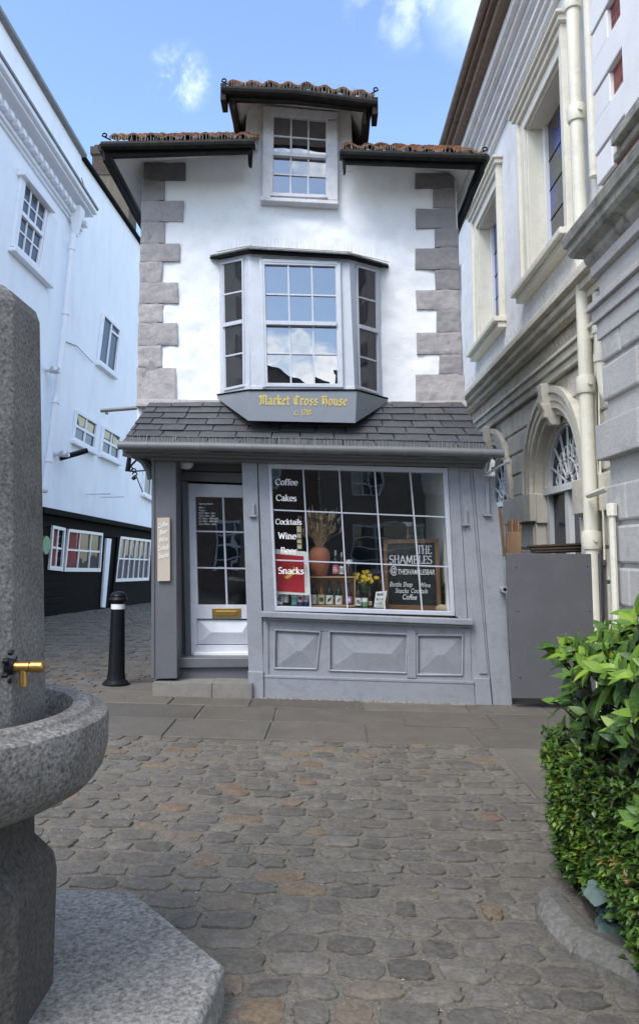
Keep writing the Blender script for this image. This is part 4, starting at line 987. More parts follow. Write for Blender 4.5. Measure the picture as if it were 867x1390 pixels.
# terracotta vase with dried flowers
vb = P(433.5,782,7.93); s = 7.93/1000
va = thing('terracotta_vase', 'round terracotta vase full of dried flowers on the wooden crate', 'vase', vb)
m = MB(); m.lathe([(7.5*s,0),(9.5*s,1*s),(12.5*s,12*s),(14.5*s,24*s),(14*s,31*s),(11.5*s,36*s),(8.5*s,38*s),(9*s,39.5*s),(7.6*s,39.5*s),(7*s,36*s)], vb, 28); m.build('vase_body', M['terra'], va, smooth=50)
m = MB(); vt = vb+Vector((0,0,37*s))
for i in range(95):
    a = rnd(0, 6.28); sp_ = rnd(.02,.24); h_ = rnd(.16,.40)*(1-.5*abs(sp_-.1))
    tip = vt+Vector((math.cos(a)*sp_, math.sin(a)*sp_*.5, h_)); t = rnd(0,1)
    m.tube([vt+Vector((rnd(-.03,.03),rnd(-.02,.02),0)), vt.lerp(tip,.5)+Vector((0,0,.03)), tip], [.003,.002,.0015], 3, t, cap=False)
    if i % 3 == 0: m.lathe([(.004,-.02),(.02,-.008),(.024,.008),(.01,.02)], tip, 7, rnd(.55,1))
    elif i % 3 == 1:
        for k in range(5): m.add([tip+Vector((rnd(-.012,.012),rnd(-.01,.01),-.012*k)), tip+Vector((rnd(-.035,.035),rnd(-.02,.02),.02-.012*k)), tip+Vector((rnd(-.02,.02),rnd(-.02,.02),.05-.012*k))], [[0,1,2]], rnd(.3,.8))
    else: m.tube([tip, tip+Vector((math.cos(a)*.02,0,.05)), tip+Vector((math.cos(a)*.03,0,.10))], [.006,.011,.003], 5, rnd(.4,.75))
m.build('dried_flowers', M['dried'], va)
# yellow flowers in a dark pot
fb = P(497,822,7.98)
yf = thing('yellow_flowers', 'bunch of yellow daisies on green stems in a dark pot', 'flowers', fb)
m = MB(); m.lathe([(.045,0),(.055,.02),(.06,.13),(.052,.14)], fb, 16); m.build('pot', M['glass_brown'], yf, smooth=40)
m = MB(); m2 = MB()
for i in range(46):
    a = rnd(0,6.28); r_ = rnd(.03,.135); tip = fb+Vector((r_*math.cos(a), r_*math.sin(a)*.5, rnd(.26,.34)+.03*math.sin(a)))
    m.tube([fb+Vector((rnd(-.03,.03),0,.13)), tip], .0025, 3, cap=False)
    for k in range(2):
        q = (fb+Vector((0,0,.13))).lerp(tip, rnd(.2,.85)); m.add([q, q+Vector((rnd(-.04,.04),rnd(-.02,.02),rnd(0,.03))), q+Vector((rnd(-.03,.03),rnd(-.02,.0),rnd(.02,.06)))], [[0,1,2]])
    if i < 30:
        n = Vector((rnd(-.5,.5), -1, rnd(.2,1))).normalized(); x = n.cross(Vector((0,0,1))).normalized(); y2 = x.cross(n)
        for k in range(8):
            b0 = 6.283*k/8; m2.add([tip, tip+(x*math.cos(b0-.3)+y2*math.sin(b0-.3))*.017, tip+(x*math.cos(b0)+y2*math.sin(b0))*.027, tip+(x*math.cos(b0+.3)+y2*math.sin(b0+.3))*.017], [[0,1,2,3]])
m.build('stems', M['stem_green'], yf); m2.build('blooms', M['yellow_petal'], yf)
# paper bag of snacks
pb_ = MB(); q = [P(*c, 7.74) for c in ((510,803.5),(525,802),(520.5,825.5),(507.5,824.5))]
qb = [p+Vector((0,.05,0)) for p in q]; mid_ = [p+Vector((0,-.02,0)) for p in (q[0].lerp(q[3],.5), q[1].lerp(q[2],.5))]
pb_.add([q[0],q[1],q[2],q[3],qb[0]-Vector((0,.04,0)),qb[1]-Vector((0,.04,0)),qb[2],qb[3],mid_[0],mid_[1]], [[0,8,9,1],[8,3,2,9],[4,5,6,7],[0,1,5,4],[3,7,6,2],[0,4,7,3,8],[1,9,2,6,5]])
bag = tag(pb_.build('snack_bag', M['label_white'], smooth=30), 'crumpled white paper snack bag printed with dark writing, leaning beside the chalkboard', 'bag')
for i, (s_, w_) in enumerate((('BAR', 9), ('& + o', 9), ('~ x %', 8))): lettering(bag, txt_mesh(s_, .02), 511.5-1.0*i, 511.5-1.0*i+w_, 808.5+6*i, 7.735-.018*min(1,i*.7+.3), M['black'], h=3.6)
# chalkboard
cbq = [(520,733),(594.5,731),(598,828),(522,826)]
def CB(x, y): return PP(x, y, P(558,830,7.82), Vector((0,-1,.06)).normalized())
nCB = Vector((0,-1,.06)).normalized()
ch = thing('chalkboard', 'black chalkboard in brown wooden frame lettered THE SHAMBLES in the shop window', 'chalkboard', CB(560,827))
m = MB()
for a in ([(520,733),(594.5,731),(594.5,736.5),(520,738.5)], [(522,820.5),(598,822.5),(598,828.5),(522,826)]): m.plate([CB(*q) for q in a], nCB, -.012, .018)
for a in ([(520,738.5),(525.2,738.4),(527,820.6),(522,820.5)], [(589.2,736.6),(594.5,736.5),(598,822.5),(592.6,822.3)]): m.plate([CB(*q) for q in a], nCB, -.012, .016)
m.build('frame', M['walnut'], ch, bevel=.003)
m = MB(); m.plate([CB(*q) for q in ((524,737.5),(590.5,736),(594,824),(526,822))], nCB, -.008, .002); cbo = m.build('board', M['chalk'], ch)
def cb_text(mesh, x0, x1, yb, h): 
    p = CB((x0+x1)/2, yb-h/2); lettering(cbo, mesh, x0, x1, yb, p.y-.006, M['white_ink'], h=h, slope=.6)
cb_text(nib_mesh('THE', SERIF, 12, .17, .06), 565, 585.5, 751, 11); cb_text(nib_mesh('SHAMBLES', SERIF, 12, .17, .06), 528, 586, 764.5, 11)
cb_text(txt_mesh('@', .01), 529.5, 538.5, 778, 10.5); cb_text(txt_mesh('THESHAMBLESBAR', .012, .15), 539.5, 589.5, 779.5, 7)
cb_text(txt_mesh('Bottle Shop', .012, .28), 528.5, 559.5, 796, 6.6); cb_text(txt_mesh('Wine', .012, .28), 569, 584, 796.6, 6)
cb_text(txt_mesh('Snacks', .012, .28), 536, 554.5, 804.5, 6.2); cb_text(txt_mesh('Cocktails', .012, .28), 557.5, 580.5, 804.8, 6.2); cb_text(txt_mesh('Coffee', .012, .28), 546, 565.5, 813.5, 7)
# red poster
po_ = MB(); po_.slab([(370,745),(418,749),(419.5,808),(373,806)], 7.70, 7.712)
poster = tag(po_.build('snack_poster', M['label_white']), 'red poster with white border and a lemon slice behind the window', 'poster')
m = MB(); m.slab([(371.5,751.5),(412,755),(413.5,804.5),(374,802)], 7.695, 7.6995); ro_ = m.build('red_field', M['red'], poster)
m = MB(); m.add([P(x, y, 7.692) for x, y in [(385.5,783.5),(392,779),(397,773),(398.8,767.5),(400.6,772),(399.5,777.5),(395,783),(390,785.8)]], [list(range(8))]); m.build('lemon_slice', M['lemon'], ro_, recalc=False)
nb = MB(); nb.slab([(374,806.5),(383,806.8),(383.5,820.5),(374.5,820)], 7.72, 7.735)
nbo = tag(nb.build('wine_card', M['label_white']), 'small white card ending in the letters NE under the red poster', 'card')
lettering(nbo, txt_mesh('NE', .03), 374.8, 382.6, 816, 7.717, M['black'], h=8)
hc = MB(); hc.slab([(402.6,714),(408.6,714.3),(409.4,745),(403.6,744.6)], 7.74, 7.75)
hco = tag(hc.build('hanging_card', M['label_cream']), 'narrow cream strip of cards hanging beside the white window lettering', 'card')
m = MB()
for y_ in (722, 730, 737): m.slab([(403.2,y_),(408.6,y_+.2),(408.8,y_+2.2),(403.4,y_+2)], 7.734, 7.739)
m.build('dark_band', M['walnut'], hco)
# jug with white cup, magnum and sack at the right end
jb = P(555,732,8.3); s = 8.3/1000
jg = thing('glass_jug', 'dark glass jug topped by a white cup behind the chalkboard', 'jug', jb-Vector((0,0,.45)))
m = MB(); m.lathe([(9*s,-54*s),(9*s,-6*s),(7*s,4*s),(5.5*s,12*s),(6*s,17*s)], jb, 20); m.build('jug_body', M['glass_brown'], jg, smooth=40)
m = MB(); m.lathe([(2*s,17.2*s),(3.5*s,18*s),(5.6*s,23*s),(5.2*s,23*s),(3*s,18.6*s)], jb, 18); m.tube([jb+Vector((-3*s,0,22*s)), jb+Vector((-7.5*s,0,23*s)), jb+Vector((-8.5*s,0,22*s))], [.012,.008,.004], 8); m.build('cup', M['label_white'], jg, smooth=40)
jt = MB(); jt.box(jb.x-.35, jb.x+.3, 8.15, 8.55, jb.z-54*s-.04, jb.z-54*s); jt.box(jb.x-.33, jb.x-.28, 8.17, 8.53, .06, jb.z-54*s-.041); jt.box(jb.x+.22, jb.x+.27, 8.17, 8.53, .06, jb.z-54*s-.041)
tag(jt.build('side_table', M['walnut']), 'plain dark side table standing behind the chalkboard with the jug on it', 'table')
bottle(606,776,828.5,7.86,12.5,M['glass_green'],'big dark magnum bottle without a label standing in the hessian sack',None,capm=M['black'])
hs_ = MB(); hb = P(604,830,7.80)
n = 18
prof = [(.07,0),(.085,.02),(.075,.05),(.055,.075),(.05,.07),(.06,.045),(.05,.01)]
hs_.lathe(prof, hb+Vector((-.02,0.02,0)), 18)
for i in range(len(hs_.v)): hs_.v[i] += Vector((rnd(-.006,.006), rnd(-.006,.006), rnd(-.006,.006)))
tag(hs_.build('hessian_sack', M['hessian'], smooth=True), 'small rolled down hessian sack around the magnum bottle', 'sack')
rn = MB()
nx_ = 60
for i in range(nx_+1):
    x = sA.x+.015+(sB.x-sA.x-.03)*i/nx_; z = shelf_z(x)+.003+.006*abs(noise.noise(Vector((x*9,0,1))))
    for j, (y_, dz) in enumerate(((7.695,-.012),(7.698,.0),(7.74,.002),(7.80,.0))): rn.v.append(Vector((x, y_+.004*noise.noise(Vector((x*14, j, 3))), z+dz)))
for i in range(nx_):
    for j in range(3): k = i*4+j; rn.f.append([k, k+4, k+5, k+1]); rn.t.append(.5)
tag(rn.build('hessian_runner', M['hessian'], smooth=True), 'strip of hessian cloth laid along the front of the window shelf', 'cloth')

# ------------------------------------------------------------------ things on and around the house
bs = MB(); bs.slab([(213.5,703),(230.5,702.5),(231,788.5),(214,789)], YS-.035, YS-.014)
bso = tag(bs.build('menu_board', M['beige_sign'], bevel=.002), 'narrow beige menu board with white handwriting fixed to the grey corner post', 'sign')
for s_, yb, x0, x1 in (('Coffee',717,215,228),('Beer',726.5,217,227.5),('Wine',737,216,228),('Cocktails',748,215,229.5),('Snacks',758.5,215,229.5)):
    lettering(bso, txt_mesh(s_, .012, .25), x0, x1, yb, YS-.036, M['white_ink'], h=6.6, slope=-3)
# bollard
bx, by = -2.17, 8.05; bz = gz(bx, by)
bo = thing('bollard', 'black cast iron bollard with a white band at the mouth of the lane', 'bollard', (bx, by, bz))
m = MB(); m.lathe([(.145,0),(.145,.03),(.128,.042),(.12,.055),(.10,.07),(.094,.10),(.088,.14),(.074,.70),(.072,.76),(.071,.815),(.071,.87)], (bx,by,bz), 28); m.build('post', M['black_iron'], bo, smooth=35)
m = MB(); m.lathe([(.0715,.808),(.0745,.811),(.0745,.860),(.0715,.863)], (bx,by,bz), 28); m.build('white_band', M['paint_white'], bo, smooth=35)
m = MB(); m.lathe([(.071,.868),(.071,.885),(.094,.895),(.10,.91),(.094,.925),(.08,.94),(.085,.95),(.072,.975),(.042,.992),(.01,.998)], (bx,by,bz), 28); m.build('cap', M['black_iron'], bo, smooth=35)
# little drain brick
dr_ = MB(); dr_.rect(338,949,355,955,7.52,7.62)
tag(dr_.build('air_brick', M['terra']), 'small reddish air brick at the foot of the grey pilaster by the door', 'air brick')
# white wall fitting and rod on the right end of the canopy
cm = thing('wall_bracket', 'white scrolled bracket with a long rod where the canopy gutter meets the stone hall', 'bracket', P(662,640,7.7))
m = MB(); m.slab([(660,640),(671,640),(671,646),(660,646)], 7.55, 7.68); pts = [P(x, y, 7.6) for x, y in ((664,641),(666,630),(668,624),(670,626),(668.5,634))]; m.tube(pts, .013, 8); m.build('bracket_plate', M['plastic_white'], cm)
m = MB(); m.tube([P(657,646,7.5), P(677,633,7.3), P(692,625.5,7.15)], .012, 8); m.tube([P(686,627.5,7.2), P(692,625.5,7.15)], .024, 8); m.build('rod', M['steel'], cm)
lk = P(683.5,800,7.52); m = MB()
m.tube([lk+Vector((0,-.04,0)), lk+Vector((0,.06,0))], .034, 16); m.tube([lk+Vector((.03,-.015,0)), lk+Vector((.085,-.03,.01))], .012, 6)
lko = tag(m.build('door_closer_fitting', M['steel'], smooth=40), 'round silver fitting on the leaning edge board beside the grey gate', 'fitting')
m = MB(); m.tube([lk+Vector((0,-.043,0)), lk+Vector((0,-.041,0))], .018, 12); m.build('keyhole_plate', M['black'], lko)
# pole on the left flank
m = MB(); m.tube([P(137,557.5,8.3), P(190,553.5,8.3)], .022, 8); m.tube([P(145,559,8.3), P(145,562.5,8.3)], .018, 6)
tag(m.build('flank_pole', M['slate_gutter']), 'short grey pole sticking out from the house flank above the slate canopy', 'pole')
# scrolled iron sign bracket
m = MB()
b0 = P(207,638,8.2)
m.tube([P(176.5,614,8.2), P(173.5,640,8.2)], [.022,.03], 8); m.tube([P(177,640,8.2), P(208,638,8.2)], .009, 6); m.tube([P(176,634,8.2), P(186,624,8.2), P(193,617,8.2)], .012, 6); m.tube([P(185,646,8.2), P(194,668,8.2)], .006, 5)
for cx_, cy_, sg in ((181,639,1),(184,644,-1),(178.5,637,-1)):
    m.tube([P(cx_+sg*(4-.5*i)*math.cos(.9*i), cy_-(4-.5*i)*math.sin(.9*i), 8.2) for i in range(7)], .008, 5)
m.lathe([(.01,-.03),(.03,-.01),(.01,.02)], P(182,648,8.2), 10)
tag(m.build('sign_bracket', M['black_iron']), 'black scrolled wrought iron bracket hanging under the canopy beside the corner post', 'bracket')

# ------------------------------------------------------------------ grey gate and what is stacked behind it
gt = thing('alley_gate', 'plain dark grey boarded gate closing the gap beside the leaning house', 'gate', (2.37, 7.48, gz(2.4,7.5)))
m = MB(); m.slab([(687,751),(815,752),(817,949),(695,948)], 7.45, 7.49); m.build('gate_leaf', M['gate'], gt, bevel=.004)
m = MB()
for x, y_ in ((700,770),(797,769),(703,830),(800,830),(706,920),(796,921)): c = P(x,y_,7.445); m.tube([c+Vector((0,-.001,0)), c+Vector((0,.01,0))], .006, 8)
m.build('screw_heads', M['black'], gt)
m = MB(); m.slab([(816,752),(829,752),(829,768),(816,768)], 7.5, 7.6); m.slab([(819.5,768),(826,768),(829,950),(822,950)], 7.52, 7.57); m.build('gate_post', M['slate_gutter'], gt, bevel=.004)
for (x0, y0, x1, y1, lb) in ((716,742.5,792,739,'top one of three rusty bars lying behind the top edge of the grey gate'),(720,746.5,793,743.5,'middle one of three rusty bars lying behind the top edge of the grey gate'),(722,750,793,747,'lowest of three rusty bars lying behind the top edge of the grey gate')):
    m = MB(); m.tube([P(x0,y0,7.9), P(x1,y1,8.6)], .02, 5)
    tag(m.build('rusty_bar', M['twig']), lb, 'metal bar', 'rusty bars behind the gate')
def lean(name, q, Y, mat_, label, cat, grp=None):
    m = MB(); m.slab(q, Y, Y+.03); return tag(m.build(name, mat_, bevel=.003), label, cat, grp)
lean('leaning_board', [(676,690),(681,690),(684,718),(686,754),(680,760),(680,760)][:4]+[(680,758)], 7.85, M['ply'], 'narrow tan board propped behind the leaning edge of the house', 'board')
lean('plywood_offcut', [(687,722),(707,722),(707,760),(686,760)], 8.35, M['ply'], 'square sheet of plywood propped behind the grey gate', 'board')
for i, (x, w_, y0) in enumerate(((689.5,3,706),(693.5,2.5,704),(697.5,3.4,703),(702,2.4,709),(705.5,2,712))):
    lean('timber_batten', [(x,y0),(x+w_,y0),(x+w_,762),(x,762)], 8.5, M['timber'] if i % 2 == 0 else M['ply'], 'upright timber batten standing in the bundle behind the plywood sheet', 'batten', 'battens behind the plywood')
m = MB(); m.slab([(828,770),(834,770),(836,950),(831,950)], 7.75, 7.78)
tag(m.build('brown_board', M['timber']), 'brown timber board glimpsed between the gate post and the stone block', 'board')

# ------------------------------------------------------------------ drinking fountain
FX, FY = -1.19, 2.30; fz = gz(FX, FY)
ft_ = thing('drinking_fountain', 'grey granite drinking fountain with round bowl and brass tap', 'fountain', (FX, FY, fz))
m = MB(); ro8 = R(22.5)-R(6)
a_ = .80/math.cos(R(22.5))
m.lathe([(a_*1.0,-.08),(a_,.085),(a_-.02,.105),(.2,.108)], (OCT[0]-.06, OCT[1]+.03, fz), 8, rot=ro8)
m.build('base_slab', M['granite_pale'], ft_, bevel=.006)
jm = MB()
c8 = 1/math.cos(R(22.5)); r0 = R(22.5)
m = MB(); m.lathe([(.36*c8,.10),(.36*c8,.45),(.35*c8,.50),(.295*c8,.565),(.29*c8,.72)], (FX,FY,fz), 8, rot=r0); m.build('pedestal', M['granite_shaded'], ft_, bevel=.008)
m = MB(); m.lathe([(.20,.695),(.36,.70),(.43,.715),(.485,.745),(.518,.79),(.53,.84),(.531,.93),(.527,.943),(.515,.950),(.49,.953),(.484,.957),(.478,.968),(.465,.974),(.435,.974),(.42,.968),(.41,.95),(.385,.895),(.30,.86),(.1,.85)], (FX,FY,fz), 72); m.build('bowl', M['granite_bowl'], ft_, smooth=35)
m = MB(); m.lathe([(.315*c8,.80),(.31*c8,1.0),(.255*c8,2.21),(.243*c8,2.245),(.21*c8,2.27),(.05,2.28)], (FX,FY,fz), 8, rot=r0); m.build('pillar', M['granite'], ft_, bevel=.006)
tp = P(16,905,2.17); tp.x = FX+.300
m = MB(); m.tube([tp+Vector((-.01,0,0)), tp+Vector((.012,0,0))], [.026,.021], 16)
for k in range(6): a = k*math.pi/3+.5; q = tp+Vector((.0, .034*math.cos(a), .040*math.sin(a))); m.tube([q+Vector((-.01,0,0)), q+Vector((.004,0,0))], .008, 8)
rose = m.build('tap_rosette', M['black_iron'], ft_, smooth=40)
m = MB(); m.tube([tp, tp+Vector((.055,0,0))], .0145, 14); m.tube([tp+Vector((.055,0,0)), tp+Vector((.06,0,0))], .0115, 14); m.tube([tp+Vector((.06,0,0)), tp+Vector((.092,0,0)), tp+Vector((.096,0,0))], [.0165,.0165,.012], 14)
m.tube([tp+Vector((.036,0,-.005)), tp+Vector((.040,0,-.055))], .0115, 12); m.build('brass_tap', M['brass'], ft_, smooth=40)
dg_ = FX+.37, FY-.14
m = MB(); m.lathe([(.045,.866),(.045,.877),(.03,.885),(.008,.888)], (dg_[0],dg_[1],fz), 18)
for k in range(5): m.box(dg_[0]-.04, dg_[0]+.04, dg_[1]-.03+.014*k, dg_[1]-.027+.014*k, fz+.884, fz+.892)
m.build('drain_grate', M['steel'], ft_, smooth=40)

# ------------------------------------------------------------------ planting bed on the right
KP = [(.92,3.32),(.895,3.2),(.905,3.06),(.95,2.92),(1.02,2.79),(1.10,2.67),(1.21,2.55),(1.34,2.44),(1.5,2.34)]
for k0, k1, lb in ((0,3,'rounded mossy kerb stone at the back of the curved row edging the hedge bed'), (3,6,'kerb stone in the middle of the curved row edging the hedge bed'), (6,8,'kerb stone at the front of the curved row edging the hedge bed')):
    kb = MB(); rows = []
    pts_ = KP[k0:k1+1]; n_ = len(pts_); dz_ = rnd(-.008,.008)
    for i, (x, y_) in enumerate(pts_):
        if i == n_-1: x, y_ = x*.97+pts_[i-1][0]*.03, y_*.97+pts_[i-1][1]*.03
        z = gz(x, y_)+dz_; j = lambda: rnd(-.006,.006)
        e = .02 if i in (0, n_-1) else 0
        rows.append([Vector((x-.008,y_-.008,z-.03)), Vector((x+j(),y_+j(),z+.035-e)), Vector((x+.02,y_+.012+j(),z+.065+j()*.4-e*.6)), Vector((x+.07,y_+.04,z+.08+j()*.4-e*.4)), Vector((x+.13,y_+.075,z+.07+j()*.4-e*.5)), Vector((x+.15,y_+.09,z-.03))])
    for i in range(n_-1):
        for j_ in range(5): kb.quad(rows[i][j_], rows[i+1][j_], rows[i+1][j_+1], rows[i][j_+1])
    kb.add(rows[0], [list(range(6))]); kb.add(rows[-1], [list(range(6))])
    tag(kb.build('kerb_stone', M['kerb'], smooth=60), lb, 'kerb stone', 'kerb stones round the hedge bed')
so_ = MB()
pts = [(1.16,3.6),(1.12,3.3),(1.10,3.0),(1.2,2.75),(1.6,2.4),(2.6,2.3),(2.6,3.75),(1.2,3.75)]
so_.add([Vector((x,y_,gz(x,y_)+.03)) for x, y_ in pts], [list(range(len(pts)))])
tag(so_.build('soil_ground', M['soil']), kind='structure')
def leaf(mb, base, d, up, L, W, tint, droop=.25, seg=5, fold=.25):
    d = d.normalized(); x = d.cross(up)
    if x.length < 1e-4: x = Vector((1,0,0))
    x.normalize(); n = x.cross(d).normalized(); k = len(mb.v)
    for i in range(seg+1):
        t = i/seg; w_ = W*.5*(math.sin(math.pi*min(1, t**.8*.98+.02)))**.9+.0006
        c = base+d*(L*t)+n*(-droop*L*t*t)
        e = .5+.12*math.sin(t*9+tint*20)
        mb.v += [c-x*w_+n*(w_*fold*2*e), c, c+x*w_+n*(w_*fold*2*e)]
    for i in range(seg):
        a = k+i*3; mb.f += [[a,a+1,a+4,a+3],[a+1,a+2,a+5,a+4]]; mb.t += [tint]*2
# box hedge: many small leaves in sprigs through an uneven outer shell
HX0, HX1, HY0, HY1 = 1.09, 2.5, 2.25, 3.75
hz0 = gz(1.5,3)
hd = thing('box_hedge', 'dense clipped box hedge of tiny dark green leaves', 'hedge', (1.7, 3.0, hz0))
m = MB(); tw = MB()
def hedge_off(y_, z): return .07*noise.noise(Vector((y_*2.2, z*2.2, 4)))+.04*noise.noise(Vector((y_*6, z*6, 9)))
def lowcut(z): return .10*max(0, (.32-z)/.32)**1.3
cnt = 0
while cnt < 3600:
    face = random.random()
    if face < .72: y_, z = rnd(HY0, HY1), rnd(.06, .66); o = Vector((-1, rnd(-.4,.3), rnd(-.2,.7))); x = HX0+lowcut(z)+hedge_off(y_, z)+abs(random.gauss(0,.055))
    elif face < .86: x, z = rnd(HX0+.05, HX1), rnd(.06,.64); y_ = HY0+abs(random.gauss(0,.06))+hedge_off(x, z); o = Vector((rnd(-.3,.3), -1, rnd(0,.7)))
    else: x, y_ = rnd(HX0, HX1), rnd(HY0, HY1); z = .64+hedge_off(x, y_)-abs(random.gauss(0,.05)); o = Vector((rnd(-.5,.5), rnd(-.5,.5), 1))
    if y_ > HY1-.12 and x < HX0+.03: continue
    cl_ = noise.noise(Vector((x*5, y_*5, z*5)))*.5+.5
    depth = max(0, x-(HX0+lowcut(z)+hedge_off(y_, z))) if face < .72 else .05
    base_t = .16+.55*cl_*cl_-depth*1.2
    young = random.random() < .13
    if z < .42 and z > .18 and random.random() < .05: base_t = 1.0
    p = Vector((x, y_, hz0+z)); o.normalize()
    tw.tube([p-o*.08, p+o*.03], .0022, 3, cap=False)
    for k in range(11):
        q = p+o*(rnd(-.05,.035)); dd = (o*rnd(.2,1)+Vector((rnd(-1,1), rnd(-1,1), rnd(-.7,.9)))).normalized()
        t = min(1, max(0, base_t+rnd(-.1,.1)+(.38 if young and k > 4 else 0)))
        if base_t < .99: t = min(t, .78)
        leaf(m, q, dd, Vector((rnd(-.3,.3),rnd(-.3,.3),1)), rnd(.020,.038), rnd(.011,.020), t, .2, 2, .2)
    cnt += 1
m.build('foliage', M['boxleaf'], hd, recalc=False); tw.build('twigs', M['twig'], hd, recalc=False)
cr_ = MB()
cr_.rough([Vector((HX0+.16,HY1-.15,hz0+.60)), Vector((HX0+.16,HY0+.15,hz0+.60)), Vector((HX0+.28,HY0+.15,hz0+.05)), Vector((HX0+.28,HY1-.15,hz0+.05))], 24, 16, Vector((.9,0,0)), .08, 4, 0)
cr_.build('dark_core', M['boxleaf'], hd, smooth=True)  # solid dark filler added to stand for the hedge's shaded inside
# spotted laurel above it
au = thing('spotted_laurel', 'glossy yellow spotted laurel shrub rising above the box hedge', 'shrub', (1.6, 3.1, hz0))
m = MB(); tw = MB()
TIPS = []
for i in range(320):
    x = rnd(1.11, 2.4) if i % 2 else rnd(1.11, 1.38); y_ = rnd(2.35, 3.65)
    top = 1.02+.20*min(1, max(0, (x-1.05)/.45))+.05*noise.noise(Vector((x*3,y_*3,1)))+.04
    z = rnd(.50, top) if x < 1.35 else rnd(.65, top)
    if x > 1.35 and z < top-.22 and y_ > 2.7: z = top-rnd(0,.2)
    if random.random() < .35: z = top-rnd(0,.06)
    TIPS.append((x, y_, z))
TIPS += [(1.1,3.3,.98),(1.12,3.1,1.05),(1.09,3.45,.84),(1.16,3.0,1.14),(1.24,2.95,1.24),(1.3,3.05,1.27),(1.12,2.85,.86),(1.15,2.7,.95),(1.2,2.6,1.08),(1.24,2.5,.9)]
for i in range(14):
    x, y_ = 1.35+rnd(0,.9), 2.45+rnd(0,1.1); tw.tube([Vector((x,y_,hz0)), Vector((x+rnd(-.06,.06),y_+rnd(-.06,.06),hz0+.5)), Vector((x+rnd(-.15,.1),y_+rnd(-.12,.12),hz0+.95))], [.016,.012,.007], 6, cap=False)
for (x, y_, z) in TIPS:
    p = Vector((x, y_, hz0+z)); root = Vector((min(2.2, x+rnd(.16,.3)), y_+rnd(-.08,.12), hz0+z-rnd(.12,.28)))
    ax = (p-root).normalized(); outw = Vector((-1 if x < 1.5 else rnd(-.5,.3), -.5 if y_ < 3 else .1, .5)).normalized()
    ax = (ax+outw*.5).normalized()
    tw.tube([root, root.lerp(p,.5)+Vector((rnd(-.02,.02),rnd(-.02,.02),0)), p], [.007,.005,.0035], 5, cap=False)
    hl = min(1, max(0, (z-.6)/.6)); vig = rnd(0,1); big = rnd(.62, 1.12)
    n_l = random.randint(6, 10)
    for k in range(n_l):
        ring = k < 4
        a = 2.4*k+rnd(-.4,.4)
        s1 = ax.cross(Vector((0,0,1)) if abs(ax.z) < .95 else Vector((1,0,0))).normalized(); s2 = ax.cross(s1)
        el = rnd(.55,1.1) if ring else rnd(-.2,.5)
        d = (s1*math.cos(a)+s2*math.sin(a))*math.cos(el)+ax*math.sin(el)
        b = p-ax*(0 if ring else rnd(.02,.12))
        L = (rnd(.06,.11) if ring else rnd(.10,.18))*big
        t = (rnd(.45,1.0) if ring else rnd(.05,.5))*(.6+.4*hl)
        if vig < .2: t = min(1, t+.15)
        elif vig > .75: t *= .6
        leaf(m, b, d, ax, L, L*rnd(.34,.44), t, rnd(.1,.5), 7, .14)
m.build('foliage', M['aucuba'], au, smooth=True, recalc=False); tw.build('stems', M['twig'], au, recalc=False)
# grey green plant and fern like clump at the foot of the hedge
gp = thing('grey_leaf_plant', 'low plant with round grey green crinkled leaves at the foot of the hedge', 'plant', (1.13, 2.98, hz0+.03))
m = MB()
for i in range(16):
    a = rnd(0, 6.28); r_ = rnd(.0,.13); c = Vector((1.12+r_*math.cos(a), 2.98+r_*math.sin(a), hz0+rnd(.06,.24))); n = Vector((rnd(-.7,.1), rnd(-.9,0), rnd(.4,1))).normalized()
    x = n.cross(Vector((0,0,1))).normalized(); y2 = n.cross(x); rad = rnd(.028,.055); k = len(m.v); m.v.append(c-n*.008)
    for j in range(16):
        b = 6.283*j/16; q = rad*(1+.1*math.sin(5*b)); m.v.append(c+(x*math.cos(b)+y2*math.sin(b))*q*.55+n*rnd(-.003,.004))
    for j in range(16):
        b = 6.283*j/16; q = rad*(1+.12*math.sin(5*b)); m.v.append(c+(x*math.cos(b)+y2*math.sin(b))*q+n*(.006*math.sin(5*b)+rnd(-.003,.003)))
    for j in range(16):
        m.f += [[k, k+1+j, k+1+(j+1) % 16], [k+1+j, k+17+j, k+17+(j+1) % 16, k+1+(j+1) % 16]]; m.t += [.5]*2
    m.tube([c-n*.008, Vector((1.13,3.0,hz0+.03))], .003, 4, cap=False)
m.build('leaves', M['grey_leaf'], gp, smooth=True, recalc=False)
gp2 = thing('low_green_plant', 'small bright green plant spilling over the kerb stone below the hedge', 'plant', (1.25, 2.75, hz0+.03))
m = MB()
for i in range(150):
    b = Vector((1.22+rnd(-.12,.2), 2.74+rnd(-.2,.16), hz0+rnd(.05,.2))); leaf(m, b, Vector((rnd(-1,.6), rnd(-1,.5), rnd(.1,.9))), Vector((0,0,1)), rnd(.03,.07), rnd(.018,.035), rnd(.25,.75), .4, 4, .2)
m.build('leaves', M['aucuba'], gp2, smooth=True, recalc=False)
# ------------------------------------------------------------------ pale houses on the left of the lane
LP0 = Vector((-6.3, 0, 0)); LN = Vector((1, -.045, 0)).normalized()
def LQ(px, py, d=0): return PP(px, py, LP0+LN*d, LN)
def LW(Y, z, d=0): return Vector((-6.3+.045*Y, Y, z))+LN*d
near = thing('pale_townhouse', 'tall pale blue white townhouse with dentil cornice and sash window', 'house', LW(12, .3))
m = MB(); m.plate([LW(5,2.6), LW(16.42,2.36), LW(16.42,10.72), LW(5,11.6)], LN, -5, 0); m.build('wall', M['left_white'], near)
m = MB(); m.plate([LW(5,-.1), LW(15.1,-.1), LW(15.1,2.4), LW(5,2.62)], LN, -4.9, -.1); m.build('ground_floor', M['black'], near)
m = MB()
ct, cb_ = (LQ(0,126), LQ(107,285)), (LQ(0,152), LQ(96,290))
def along(a, b, Y): t = (Y-a.y)/(b.y-a.y); return a.lerp(b, t)
